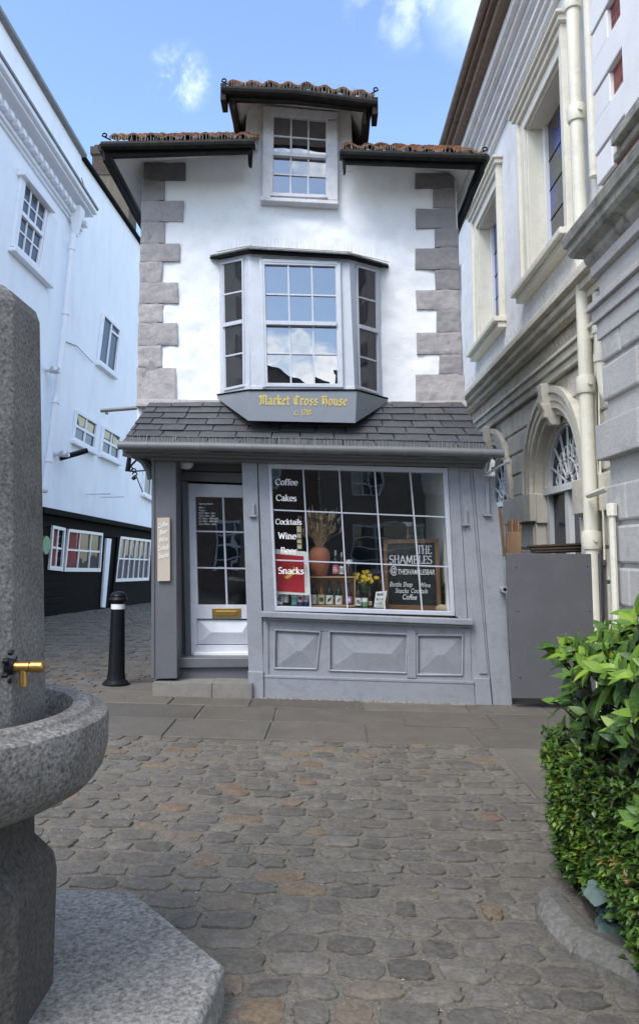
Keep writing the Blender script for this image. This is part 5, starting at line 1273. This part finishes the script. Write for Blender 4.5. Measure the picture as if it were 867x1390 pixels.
c0, c1 = along(ct[0], ct[1], 5), along(ct[0], ct[1], 16.4)
def drop(p, d): return p-Vector((0,0,d))
for (za_, zb_, pr) in ((0,.10,.42),(.10,.16,.34),(.16,.30,.12),(.42,.50,.10),(.50,.56,.05)):
    m.plate([drop(c0,za_), drop(c1,za_), drop(c1,zb_), drop(c0,zb_)], LN, 0, pr)
m.build('cornice', M['left_trim'], near, bevel=.01)
m = MB(); Y_ = 11
while Y_ < 16.3:
    p = along(c0, c1, Y_); q = along(c0, c1, Y_+.14); m.plate([drop(p,.305), drop(q,.305), drop(q,.415), drop(p,.415)], LN, 0, .22); Y_ += .25
m.build('dentils', M['left_trim'], near)
m = MB(); m.plate([drop(c0,-.06), drop(c1,-.05), drop(c1,-.002), drop(c0,-.002)], LN, 0, .45); m.build('lead_capping', M['lead'], near)
m = MB(); m.plate([LW(5,11.6), LW(16.45,10.72), LW(16.45,10.80), LW(5,11.69)], LN, -.3, .12); m.build('coping', M['lead'], near, bevel=.01)
# sash window with moulded architrave
m = MB()
for q in ([(24,228),(66,282),(66,290),(23,237)],): m.plate([LQ(*p) for p in q], LN, 0, .16)
m.plate([LQ(*p) for p in ((26,237),(32,244),(19,340),(14,334))], LN, 0, .07); m.plate([LQ(*p) for p in ((63,287),(75,301),(65,387),(50,367))], LN, 0, .07)
m.plate([LQ(*p) for p in ((12,335),(66,386),(65,392),(11,340))], LN, 0, .14)
m.build('window_surround', M['left_trim'], near, bevel=.01)
sash(near, [LQ(*q) for q in ((30,240),(63,281),(49,365),(18,336))], LN, 3, 4, .06, .035, 2, M['left_trim'], M['left_pane'], .05)
# hopper and leaning downpipe
m = MB(); h0 = LQ(104,296,.16); m.lathe([(.06,-.42),(.09,-.25),(.15,.0),(.19,.10),(.20,.22),(.17,.24)], h0, 4, rot=R(45))
pts = [LQ(99.5,318,.14), LQ(88,440,.14), LQ(76,545,.14), LQ(66,628,.14), LQ(60,668,.14)]; m.tube(pts, .062, 10)
for t in (.04,.22,.5,.74,.97):
    i = min(3, int(t*4)); p = pts[i].lerp(pts[i+1], t*4-i); d = (pts[i+1]-pts[i]).normalized(); m.tube([p-d*.05, p+d*.05], .08, 10)
m.build('downpipe', M['left_trim'], near, smooth=40)
m = MB(); m.tube([h0+Vector((0,.1,.2)), h0+Vector((.1,.25,.75)), h0+Vector((.05,.1,1.0))], .012, 5); m.tube([LQ(90,464,.03), LQ(105,470,.03), LQ(126,492,.03)], .012, 4); m.build('cable', M['lead'], near)
# far crooked house with black timber ground floor
far = thing('crooked_lane_house', 'pale blue white house with black timber ground floor shop further down the lane', 'house', LW(20, .1))
D = -.03
m = MB(); m.plate([LW(16.42,2.36,D), LW(30,2.10,D), LW(30,10.66,D), LW(16.42,10.70,D)], LN, -5, 0); m.build('wall', M['left_white'], far)
m = MB(); m.plate([LW(16.45,10.70), LW(30,10.66), LW(30,10.74), LW(16.45,10.78)], LN, -.3, .07); m.build('coping', M['black'], far)
m = MB(); m.plate([LW(15.1,-.3,-.1), LW(30,-.6,-.1), LW(30,2.10,-.1), LW(15.1,2.38,-.1)], LN, -4.8, 0)
for k in range(14): m.plate([LW(15.1,.1+.16*k,-.1), LW(16.6,.1+.16*k-.004,-.1), LW(16.6,.1+.16*k+.14,-.1), LW(15.1,.1+.16*k+.14,-.1)], LN, .0, .02)
m.build('black_ground_floor', M['black'], far)
m = MB(); m.plate([LW(14.9,2.30), LW(30,2.02), LW(30,2.12), LW(14.9,2.42)], LN, -.1, .07); m.build('jetty_beam', M['black'], far)
for q, c, r_ in (([(139,424),(162,447),(154.5,511),(130.5,492)],2,1),([(102,556),(130.5,573),(126,614),(96,598)],2,2),([(139,577.5),(162,590.6),(159.5,628.6),(134,616.5)],2,2),([(195,626),(214,637),(213,683),(192,671)],2,1)):
    sash(far, [LQ(*p, D+.005) for p in q], LN, c, r_, .08, .07, None, M['left_trim'], M['left_pane'], .06)
    sl_ = MB(); a, b = LQ(*q[3], D), LQ(*q[2], D); e = (b-a).normalized()*.06
    sl_.plate([a-e, b+e, b+e-Vector((0,0,.07)), a-e-Vector((0,0,.07))], LN, 0, .12); sl_.build('sill', M['left_trim'], far)
ms = MB(); a, b = LQ(149,447,D), LQ(159.5,456,D); ms.plate([a, b, b-Vector((0,0,.06)), a-Vector((0,0,.06))], LN, 0, .05); ms.build('transom', M['left_trim'], far)
m = MB()
for q in ([(104,563),(114,569),(112,580),(106,577)],[(116,572),(126,578),(124,588),(115,583)],[(141,584),(148,588),(147,597),(140,594)],[(152,593),(160,598),(158,606),(152,602)]):
    m = MB(); m.plate([LQ(*p, D) for p in q], LN, .02, .035); m.build('window_sticker', M['label_cream'], far)
def gwin(q, c, r_, pm): return sash(far, [LQ(*p, -.095) for p in q], LN, c, r_, .07, .045, None, M['paint_white'], pm, .06)
M['rack'] = mix_glass('shop_glass_dim', .8, (.05,.05,.052), .10, .03)
w1_ = gwin([(69,713),(86.5,716.7),(82.3,775.5),(64,773.6)],2,2,M['rack']); w2_ = gwin([(90.5,717.7),(137.4,723.6),(134,776.3),(84.6,776)],3,2,M['rack']); w3_ = gwin([(161.6,728),(203,733),(200,788),(154.7,790)],6,2,M['left_pane'])
M['coat_red'] = mat('red_cloth', (.22,.03,.03), .8, .4, 14, .1)
for q in ([(72,720),(77,721),(74,768),(68,768)],[(93,722),(104,723),(101,768),(89,769)],[(106,724),(110,725),(107,760),(103,760)]): cl_ = MB(); cl_.plate([LQ(*p, -.095) for p in q], LN, .013, .018); cl_.build('red_clothing', M['coat_red'], far)
m = MB(); m.plate([LQ(*p, -.09) for p in ((142.6,730.5),(149,731.5),(140.5,825),(136,824.5))], LN, 0, .06); m.build('open_door', M['left_trim'], far, bevel=.01)
m = MB(); m.plate([LQ(*p, -.09) for p in ((137.5,724),(161,727.5),(161.5,730),(137,727))], LN, 0, .05); m.plate([LQ(*p, -.09) for p in ((159,728),(161.5,728),(152,826),(149.5,826))], LN, 0, .04); m.build('door_frame', M['black'], far)
m = MB(); c = LQ(60.5,740,-.07); m.tube([c, c+LN*.05], .19, 20)
tag(m.build('wall_plaque', M['green'], smooth=40), 'round green plaque on the black timber wall at the near end of the lane shop', 'plaque')
for (px, py, lb) in ((62,502,'small white security light beside the drainpipe on the pale wall, the upper one'), (75,616,'small white security light beside the foot of the drainpipe, the lower one')):
    t = thing('security_light', lb, 'light', LQ(px, py))
    m = MB(); c = LQ(px, py, 0); m.tube([c, c+LN*.16], .05, 8); m.build('arm', M['plastic_white'], t)
    m = MB(); e = c+LN*.2; m.lathe([(.02,.07),(.09,.05),(.12,-.02),(.11,-.06)], e, 12); m.build('lamp_head', M['steel'], t, smooth=40)
m = MB(); a = LQ(82,622,.0); m.tube([a, a+LN*.35+Vector((0,.1,.12)), a+LN*.5+Vector((0,.25,.2))], .06, 8)
tag(m.build('flood_lamp', M['black_iron'], smooth=40), 'black angled floodlight on the pale wall beside the lower white light', 'light')
for px, py, lb in ((117,670.5,'white peg low on the pale wall, the one nearer the drainpipe'), (137,674.5,'white peg low on the pale wall, the one above the open shop door')):
    m = MB(); a = LQ(px, py, 0); m.tube([a, a+LN*.55+Vector((0,.15,.02))], .025, 6)
    tag(m.build('wall_peg', M['left_trim']), lb, 'peg', 'pegs on the pale wall')
# chimney behind
ck = MB(); cc_ = P(125,230,24).x; ce = P(176,230,24).x
ztop = P(125,199,24).z
ck.box(cc_, ce+.9, 24, 25.2, ztop-1.0, ztop-.28); ck.box(cc_-.06, ce+.96, 23.94, 25.26, ztop-.28, ztop-.02); ck.box(cc_+.05, ce+.8, 24.05, 25.15, ztop-.02, ztop+.1)
chm = ck.build('chimney', M['chimney_brick'], far)
cw = MB(); cw.box(cc_+.08, ce, 24.03, 25.1, 8, ztop-1.0)
M['old_render'] = mat('old_render', (.085,.072,.055), .9, .18, 3, .2, 14, stretch=(2,2,.25), stain=((.13,.11,.085), .6, 4)); cw.build('chimney_base', M['old_render'], chm)

# ------------------------------------------------------------------ civic hall along the right
hall = thing('civic_hall', 'long cream and grey stone hall with arched windows below and stained glass above', 'hall', (3.2, 10, 0))
XR = 2.9; RN = Vector((-1,0,0))
def wbox(mb, y0, y1, z0, z1, x0=XR, x1=XR+.55): mb.box(x0, x1, y0, y1, z0, z1)
UP_OPEN = [(8.28,9.80),(11.43,12.98),(14.6,16.1)]
m = MB(); z0, z1, z2, z3 = 4.36, 5.18, 7.42, 9.3
wbox(m, 6.7, 18, z0, z1); wbox(m, 6.7, 18, z2, z3)
e = [6.7]+[v for o in UP_OPEN for v in o]+[18]
for i in range(0, len(e), 2): wbox(m, e[i], e[i+1], z1, z2)
m.build('upper_wall', M['hall_upper'], hall)
# stained glass
sg = bpy.data.materials.new('stained_glass'); sg.use_nodes = True; n_ = sg.node_tree.nodes; lk_ = sg.node_tree.links.new; b = n_['Principled BSDF']; b.inputs['Roughness'].default_value = .2
ge = n_.new('ShaderNodeNewGeometry'); vo = n_.new('ShaderNodeTexVoronoi'); vo.inputs['Scale'].default_value = 5; lk_(ge.outputs['Position'], vo.inputs['Vector'])
no = n_.new('ShaderNodeTexNoise'); no.inputs['Scale'].default_value = 1.6; lk_(ge.outputs['Position'], no.inputs['Vector'])
cr1 = n_.new('ShaderNodeValToRGB'); els = cr1.color_ramp.elements; els[0].position = .46; els[0].color = (.035,.036,.04,1); els[1].position = .54; els[1].color = (.02,.045,.22,1); lk_(no.outputs['Fac'], cr1.inputs[0])
hs2 = n_.new('ShaderNodeHueSaturation'); mr2 = n_.new('ShaderNodeMapRange'); mr2.inputs[3].default_value = .5; mr2.inputs[4].default_value = 1.5; sx = n_.new('ShaderNodeSeparateColor'); lk_(vo.outputs['Color'], sx.inputs[0]); lk_(sx.outputs[0], mr2.inputs[0]); lk_(mr2.outputs[0], hs2.inputs['Value']); lk_(cr1.outputs[0], hs2.inputs['Color']); lk_(hs2.outputs[0], b.inputs['Base Color'])
for (y0, y1) in UP_OPEN[:2]:
    s = MB()
    for k, (o0, o1, pr) in enumerate(((.0,.16,.045),(.16,.24,.09),)):
        s.box(XR-pr, XR, y1+o0, y1+o1, z1-.02, z2+o1); s.box(XR-pr, XR, y0-o1, y0-o0, z1-.02, z2+o1); s.box(XR-pr, XR, y0-o0, y1+o0, z2+o0, z2+o1)
    s.box(XR-.13, XR, y0-.30, y1+.30, z2+.241, z2+.31); s.box(XR-.17, XR, y0-.34, y1+.34, z2+.311, z2+.35)
    s.box(XR-.20, XR, y0-.30, y1+.34, z1-.10, z1-.021); s.box(XR-.13, XR, y0-.27, y1+.31, z1-.19, z1-.101)
    s.box(XR-.001, XR+.3, y1-.022, y1-.002, z1, z2); s.box(XR, XR+.3, y0+.002, y0+.02, z1, z2); s.box(XR, XR+.3, y0+.021, y1-.023, z2-.03, z2-.002)
    so2 = s.build('window_surround', M['hall_cream'], hall, bevel=.008)
    f = MB(); xg = XR+.26
    f.box(xg-.05, xg+.03, y1-.13, y1-.03, z1, z2-.032); f.box(xg-.05, xg+.03, y0+.03, y0+.12, z1, z2-.032); f.box(xg-.05, xg+.03, y0+.121, y1-.131, z1, z1+.08)
    fo = f.build('window', M['paint_white'], hall)
    g_ = MB(); g_.box(xg, xg+.01, y0+.1, y1-.1, z1+.05, z2-.03); g_.build('stained_glass', sg, fo)
    l_ = MB()
    for k in range(1, 5): l_.tube([Vector((xg-.005, y0+.12, z1+.42*k)), Vector((xg-.005, y1-.13, z1+.42*k))], .006, 4)
    l_.tube([Vector((xg-.005,(y0+y1)/2,z1+.06)), Vector((xg-.005,(y0+y1)/2,z2-.04))], .01, 4)
    l_.build('saddle_bars', M['black'], fo)
# eaves and upper cornice
m = MB()
for (za_, zb_, pr) in ((8.15,8.24,.07),(8.24,8.32,.12),(8.32,8.38,.17),(8.66,8.74,.14),(8.74,8.82,.22),(8.82,8.98,.30)): m.box(XR-pr, XR, 6.7, 18, za_, zb_)
m.build('cornice', M['hall_upper'], hall, bevel=.008)
m = MB(); m.box(XR-.52, XR+.3, 6.7, 18, 9.1, 9.22); m.box(XR-.44, XR, 6.7, 18, 8.98, 9.099); m.tube([Vector((XR-.56,6.7,9.24)), Vector((XR-.56,18,9.24))], .07, 10); m.build('eaves_gutter', M['eaves_brown'], hall)
m = MB(); m.hexa([Vector((XR-.5,6.7,9.26)), Vector((XR-.5,18,9.26)), Vector((7,18,11)), Vector((7,6.7,11))], [Vector((XR-.5,6.7,9.32)), Vector((XR-.5,18,9.32)), Vector((7,18,11.06)), Vector((7,6.7,11.06))]); m.build('roof', M['slate'], hall)
# string course
m = MB()
for (za_, zb_, pr) in ((3.60,3.70,.06),(3.70,3.80,.10),(3.80,3.84,.14),(4.14,4.22,.12),(4.22,4.30,.20),(4.30,4.38,.28),(4.38,4.44,.24)): m.box(XR-pr, XR, 6.7, 18, za_, zb_)
m.build('string_course', M['hall_lower'], hall, bevel=.008)
SP_ = [MB(), MB(), MB()]
for k in range(110):
    y_ = 7.3+6.2*k/110+rnd(-.01,.01); p = Vector((XR-.22, y_, 4.44)); SP_[0].tube([p, p+Vector((rnd(-.05,.01), rnd(-.02,.02), rnd(.09,.14)))], .002, 3, cap=False)
    p = Vector((XR-.10, y_+.02, 3.84)); SP_[1].tube([p, p+Vector((rnd(-.06,-.01), rnd(-.02,.02), rnd(.09,.14)))], .002, 3, cap=False)
    p = Vector((XR-.12, 8.1+2.0*k/110, z2+.35)); SP_[2].tube([p, p+Vector((rnd(-.06,-.01), 0, rnd(.09,.14)))], .002, 3, cap=False)
for q_, (xa, ya, yb, za) in zip(SP_, ((XR-.22,7.25,13.55,4.445),(XR-.10,7.25,13.55,3.845),(XR-.12,8.05,10.15,z2+.355))):
    q_.tube([Vector((xa,ya,za)), Vector((xa,yb,za))], .008, 4); q_.build('bird_spikes', M['spike'], hall)
# lower wall with arches
ARC = [9.12, 12.27, 15.42]; HW, SPR = .90, 2.31
m = MB(); ztop = 4.36; XB = XR+.03
e = [6.7]
for c in ARC: e += [c-HW, c+HW]
e.append(18)
for i in range(0, len(e), 2): m.box(XB, XR+.6, e[i], e[i+1], -.2, SPR); m.box(XB, XR+.6, e[i], e[i+1], SPR, ztop)
for c in ARC:
    n_ = 20
    for i in range(n_):
        a0, a1 = math.pi*i/n_, math.pi*(i+1)/n_
        p0, p1 = (c+HW*math.cos(a0), SPR+HW*math.sin(a0)), (c+HW*math.cos(a1), SPR+HW*math.sin(a1))
        m.hexa([(XB,p0[0],p0[1]),(XB,p1[0],p1[1]),(XB,p1[0],ztop),(XB,p0[0],ztop)], [(XR+.6,p0[0],p0[1]),(XR+.6,p1[0],p1[1]),(XR+.6,p1[0],ztop),(XR+.6,p0[0],ztop)])
m.build('lower_wall', M['hall_lower'], hall)
# rusticated blocks between the arches, stopping at the hood moulds
m = MB(); RH = 1.28
zc = [0,.42,.84,1.26,1.68,1.86]
def blocks(y0, y1, za_, zb_, ph):
    L_ = y1-y0
    if L_ < .06: return
    k = max(1, round(L_/.62)); 
    for i in range(k): m.box(XR, XB, y0+L_*i/k+.006, y0+L_*(i+1)/k-.006, za_+.018, zb_-.018)
for i in range(-1, len(ARC)-1):
    a, b = (ARC[i]+HW if i >= 0 else 6.75), ARC[i+1]-HW-.02
    m = MB()
    for k in range(5): blocks(a+.005, b-.005, [0,.40,.80,1.20,1.55][k], [.40,.80,1.20,1.55,1.90][k], k)
    m.build('stone_blocks', M['hall_lower'], hall, bevel=.01); m = MB()
    for k in range(4):
        za_, zb_ = 2.33+.31*k, 2.33+.31*(k+1); zm = (za_+zb_)/2-SPR; dy = math.sqrt(max(0, RH*RH-zm*zm)); blocks((ARC[i]+dy if i >= 0 else 6.75), ARC[i+1]-dy, za_, zb_, k)
    m.build('stone_blocks', M['hall_lower'], hall, bevel=.01)
for ya_, yb_ in [(6.75, ARC[0]-HW+.06)]+[(ARC[i]+HW-.06, ARC[i+1]-HW+.06) for i in range(len(ARC)-1)]:
    m = MB(); m.box(XR-.06, XR+.12, ya_, yb_, 1.92, 2.30); m.build('impost_block', M['hall_lower'], hall, bevel=.01)
for c in ARC[:2]:
    h = MB()
    def ring(r0, r1, x0, x1, seg=28):
        for i in range(seg):
            a0, a1 = math.pi*i/seg, math.pi*(i+1)/seg
            q = [(r0,a0),(r1,a0),(r1,a1),(r0,a1)]
            h.hexa([Vector((x0, c+r*math.cos(a), SPR+r*math.sin(a))) for r, a in q], [Vector((x1, c+r*math.cos(a), SPR+r*math.sin(a))) for r, a in q])
    ring(1.17, 1.25, XR-.06, XB); ring(1.07, 1.167, XR-.035, XB); ring(.98, 1.067, XR-.02, XB); ring(HW-.002, .978, XR+.06, XB+.18)
    ring(HW-.10, HW-.004, XR+.14, XR+.27)
    hm = h.build('arch_moulding', M['hall_lower'], hall, smooth=30)
    k_ = MB(); k_.hexa([Vector((XR-.15,c-.09,SPR+1.29)), Vector((XR-.15,c+.09,SPR+1.29)), Vector((XR+.1,c+.10,SPR+1.30)), Vector((XR+.1,c-.10,SPR+1.30))], [Vector((XR-.10,c-.07,SPR+.86)), Vector((XR-.10,c+.07,SPR+.86)), Vector((XR+.1,c+.07,SPR+.86)), Vector((XR+.1,c-.07,SPR+.86))])
    k_.hexa([Vector((XR-.16,c-.085,SPR+1.04)), Vector((XR-.16,c+.085,SPR+1.04)), Vector((XR+.1,c+.085,SPR+1.04)), Vector((XR+.1,c-.085,SPR+1.04))], [Vector((XR-.02,c-.06,SPR+.77)), Vector((XR-.02,c+.06,SPR+.77)), Vector((XR+.1,c+.06,SPR+.77)), Vector((XR+.1,c-.06,SPR+.77))])
    k_.build('keystone', M['hall_lower'], hall, bevel=.015)
    for s in (1, -1):
        j = MB()
        ya = c+s*(HW-.001)
        j.box(XR+.02, XR+.16, min(ya, ya-s*.05), max(ya, ya-s*.05), -.1, SPR-.42); j.box(XR+.161, XR+.26, min(ya, ya-s*.09), max(ya, ya-s*.09), -.1, SPR-.42); j.box(XR+.02, XR+.26, min(ya, ya-s*.10), max(ya, ya-s*.10), SPR-.415, SPR-.02)
        j.build('jamb', M['hall_cream'], hall, bevel=.008)
    f = MB(); xg = XR+.22; w_ = HW-.1
    f.box(xg-.06, xg+.04, c+w_-.09, c+w_, -.1, SPR-.05); f.box(xg-.06, xg+.04, c-w_, c-w_+.09, -.1, SPR-.05); f.box(xg-.06, xg+.04, c-.07, c+.07, -.1, SPR-.05)
    f.box(xg-.10, xg+.04, c-w_, c+w_, SPR-.048, SPR+.04); f.box(xg-.03, xg+.03, c-w_+.091, c+w_-.091, 1.22, 1.26)
    for i in range(24):
        a0, a1 = math.pi*i/24, math.pi*(i+1)/24
        q = [(w_-.07,a0),(w_,a0),(w_,a1),(w_-.07,a1)]; f.hexa([Vector((xg-.05, c+r*math.cos(a), SPR+.04+r*math.sin(a))) for r, a in q], [Vector((xg+.03, c+r*math.cos(a), SPR+.04+r*math.sin(a))) for r, a in q])
    fo = f.build('arched_window', M['paint_white'], hall)
    t = MB()
    for i in range(1, 8): a = math.pi*i/8; t.tube([Vector((xg-.02, c+.12*math.cos(a), SPR+.04+.12*math.sin(a))), Vector((xg-.02, c+(w_-.06)*math.cos(a), SPR+.04+(w_-.06)*math.sin(a)))], .014, 5)
    for rr_ in (.14,.32): t.tube([Vector((xg-.02, c+rr_*math.cos(math.pi*i/16), SPR+.04+rr_*math.sin(math.pi*i/16))) for i in range(17)], .014, 5)
    for i in range(8): a = math.pi*(i+.5)/8; cc2 = Vector((xg-.02, c+.43*math.cos(a), SPR+.04+.43*math.sin(a))); t.tube([cc2+Vector((0,.06*math.cos(b*.785), .06*math.sin(b*.785))) for b in range(9)], .011, 4)
    t.build('fanlight_tracery', M['paint_white'], fo)
    g_ = MB(); g_.box(xg+.005, xg+.012, c-w_+.04, c+w_-.04, -.1, SPR+.05); g_.add([Vector((xg+.005, c+(w_-.02)*math.cos(math.pi*i/20), SPR+.04+(w_-.02)*math.sin(math.pi*i/20))) for i in range(21)], [list(range(21))]); g_.build('pane', M['left_pane'], fo, recalc=False)
# downpipes
def RQ(px, py, X): return PP(px, py, Vector((X,0,0)), Vector((1,0,0)))
m = MB(); X_ = XR-.14
a, b = RQ(803,760,X_), RQ(776,-10,X_); bt = a+Vector((0,0,-1.6)); m.tube([bt, a, b, b+Vector((0,0,.8))], .072, 14)
for py in (735, 535, 165, 5): p = a.lerp(b, (760-py)/770); m.tube([p-Vector((0,0,.09)), p-Vector((0,0,.06)), p+Vector((0,0,.06)), p+Vector((0,0,.09))], [.09,.098,.098,.09], 14); m.tube([p+Vector((.0,-.12,0)), p+Vector((0,.12,0))], .022, 6)
m.build('downpipe', M['hall_cream'], hall, smooth=40)
m = MB(); p = RQ(812,430,XR-.08); q = RQ(815,500,XR-.08); m.tube([p+Vector((0,0,.25)), p, q, q+Vector((0,-.06,-.25)), q+Vector((.05,-.16,-.42))], .055, 12)
for t in (.25,.8): s_ = p.lerp(q, t); m.tube([s_-Vector((0,0,.04)), s_+Vector((0,0,.04))], .072, 12)
m.build('branch_pipe', M['hall_cream'], hall, smooth=40); m = MB(); m.tube([RQ(797,0,XR-.06), RQ(806,240,XR-.06)], .05, 10); m.build('branch_pipe', M['hall_cream'], hall, smooth=40)
m = MB(); m.tube([RQ(812,520,XR-.05), RQ(814,640,XR-.05), RQ(818,700,XR-.05), RQ(820,760,XR-.05)], .012, 5); m.tube([RQ(806,470,XR-.05), RQ(809,620,XR-.05), RQ(816,690,XR-.05)], .010, 5); m.tube([RQ(798,673,XR-.2), RQ(824,663,XR-.3)], .03, 6); m.build('cable', M['hall_cream'], hall)

# ------------------------------------------------------------------ rusticated end block nearest the camera on the right
pier = thing('stone_end_block', 'rusticated grey stone end block with weathered ledge and red brick panels above', 'building', (2.8, 5, 0))
XP = 2.55; YE = 6.55; YN = 2.2
m = MB(); m.box(XP+.035, XP+.8, YN, YE-.03, -.2, 4.2); m.build('core_wall', M['pier_stone'], pier)
m = MB(); z = -.05; k = 0
while z < 3.45:
    h_ = .36
    if not (2.28 < z+h_/2 < 2.70):
        y_ = YE; first = True
        while y_ > YN:
            w_ = (.42 if k % 2 else .75) if first else .86; first = False
            y2 = max(YN, y_-w_); m.box(XP, XP+.2, y2+.004, y_-.004, z+.02, z+h_-.02); y_ = y2
    z += h_; k += 1
    if abs(z-2.47) < .01 or (z > 2.47 and z-h_ <= 2.47): m.build('stone_blocks', M['pier_stone'], pier, bevel=.022); m = MB()
m.build('stone_blocks', M['pier_stone'], pier, bevel=.022)
m = MB(); y_ = YE+.05
while y_ > YN: m.box(XP-.06, XP+.2, max(YN, y_-.9)+.003, y_-.003, 2.32, 2.64); y_ -= .9
m.build('impost_band', M['pier_stone'], pier, bevel=.012)
m = MB()
for za_, zb_, pr in ((3.42,3.58,.02),(3.58,3.70,.05),(3.70,3.76,.09),(4.02,4.12,.05)): m.box(XP-pr, XP+.4, YN, YE+pr, za_, zb_)
m.box(XP+.01, XP+.4, YN, YE, 3.76, 4.02); m.build('architrave', M['pier_stone'], pier, bevel=.008)
m = MB(); pf = [(-.04,4.12),(-.08,4.17),(-.09,4.22),(-.17,4.26),(-.20,4.30),(-.20,4.36),(-.23,4.38),(-.245,4.46),(-.22,4.50),(.1,4.60),(.1,4.12)]
A = [Vector((XP+x, YE-x if x < 0 else YE, z_)) for x, z_ in pf]; B = [Vector((XP+x, YN, z_)) for x, z_ in pf]; m.hexa(A, B); m.build('weathered_ledge', M['ledge'], pier)
m = MB(); m.box(XP+.08, XP+.8, YN, YE-.04, 4.55, 4.869); m.build('stone_parapet', M['pier_stone'], pier)
m = MB(); m.box(XP+.02, XP+.5, YN, 6.15, 4.90, 4.97); m.box(XP-.05, XP+.5, YN, 6.02, 4.971, 5.06); m.box(XP-.02, XP+.5, YN, 6.04, 5.061, 5.11); m.build('upper_ledge', M['ledge'], pier, bevel=.01)
m = MB(); m.box(XP+.06, XP+.8, YN, YE-.06, 4.87, 9.5); m.build('brick_panel', M['panel_brick'], pier)
m = MB(); m.box(XP+.0, XP+.5, YN, 5.84, 5.111, 9.5); m.build('white_pilaster', M['pier_white'], pier, bevel=.01)
z = 4.87; k = 0
m = MB()
while z < 9.2:
    y0, h_ = (5.845, .31) if k % 2 else (6.16, .29)
    m.box(XP+.02-(.012 if k % 2 else 0), XP+.5, y0, YE-.02, z+.008, z+h_-.008); z += h_; k += 1
m.build('white_quoins', M['pier_white'], pier, bevel=.01)
m = MB(); p = RQ(830,700,XP-.05); m.tube([p+Vector((0,0,-2)), p, p+Vector((0,0,.0))], .028, 8); m.tube([p, p+Vector((0,0,.10)), p+Vector((0,0,.11))], [.045,.045,.01], 8); m.build('standpipe', M['hall_cream'], pier, smooth=40)

# ------------------------------------------------------------------ buildings across the street behind the camera (seen only as reflections in the panes)
og = thing('gabled_house', 'dark gabled brick house across the street, reflected in the window panes', 'house', (-4.5, -10, 0))
m = MB(); gp_ = [(-10,0),(.0,0),(.0,6.95),(-5,9.6),(-10,6.95)]
m.hexa([Vector((x,-9.5,z)) for x, z in gp_], [Vector((x,-16,z)) for x, z in gp_]); m.build('wall', M['opp_brick'], og)
m = MB(); m.hexa([Vector((.25,-9.2,6.8)), Vector((.25,-16,6.8)), Vector((-5,-16,9.6)), Vector((-5,-9.2,9.6))], [Vector((.25,-9.2,6.95)), Vector((.25,-16,6.95)), Vector((-5,-16,9.8)), Vector((-5,-9.2,9.8))]); m.hexa([Vector((-10.3,-9.2,6.8)), Vector((-10.3,-16,6.8)), Vector((-5.01,-16,9.6)), Vector((-5.01,-9.2,9.6))], [Vector((-10.3,-9.2,6.95)), Vector((-10.3,-16,6.95)), Vector((-5.01,-16,9.8)), Vector((-5.01,-9.2,9.8))]); m.build('roof', M['opp_roof'], og)
def ofwin(par, x, z, w_, h_):
    f = MB(); f.box(x-w_/2, x+w_/2, -9.5, -9.44, z, z+h_); fo = f.build('window', M['paint_white'], par); g_ = MB()
    for i in range(3):
        for j in range(4): g_.box(x-w_/2+.06+(w_-.1)*i/3, x-w_/2+(w_-.1)*(i+1)/3, -9.44, -9.43, z+.06+(h_-.1)*j/4, z+(h_-.1)*(j+1)/4)
    g_.build('pane', M['left_pane'], fo)
for x in (-7.5,-4.6,-1.8): ofwin(og, x, 3.6, 1.0, 1.7)
for x in (-6.6,-2.6): ofwin(og, x, .9, 2.0, 1.7)
op = thing('parapet_house', 'flat topped pale brown house across the street, reflected in the shop window', 'house', (5, -10, 0))
m = MB(); m.box(.005, 10, -16, -9.5, 0, 6.2); m.box(.26, 10, -9.5, -9.3, 5.9, 6.25); m.build('wall', M['opposite'], op)
m = MB(); m.box(.45, 1.05, -10.4, -9.7, 6.2, 7.5); m.box(.40, 1.10, -10.45, -9.65, 7.5, 7.62); m.build('chimney', M['opp_brick'], op)
for x in (1.6,4.0,6.4,8.8): ofwin(op, x, 3.4, 1.05, 1.8)
for x in (2.3,6.6): ofwin(op, x, .8, 2.4, 1.7)
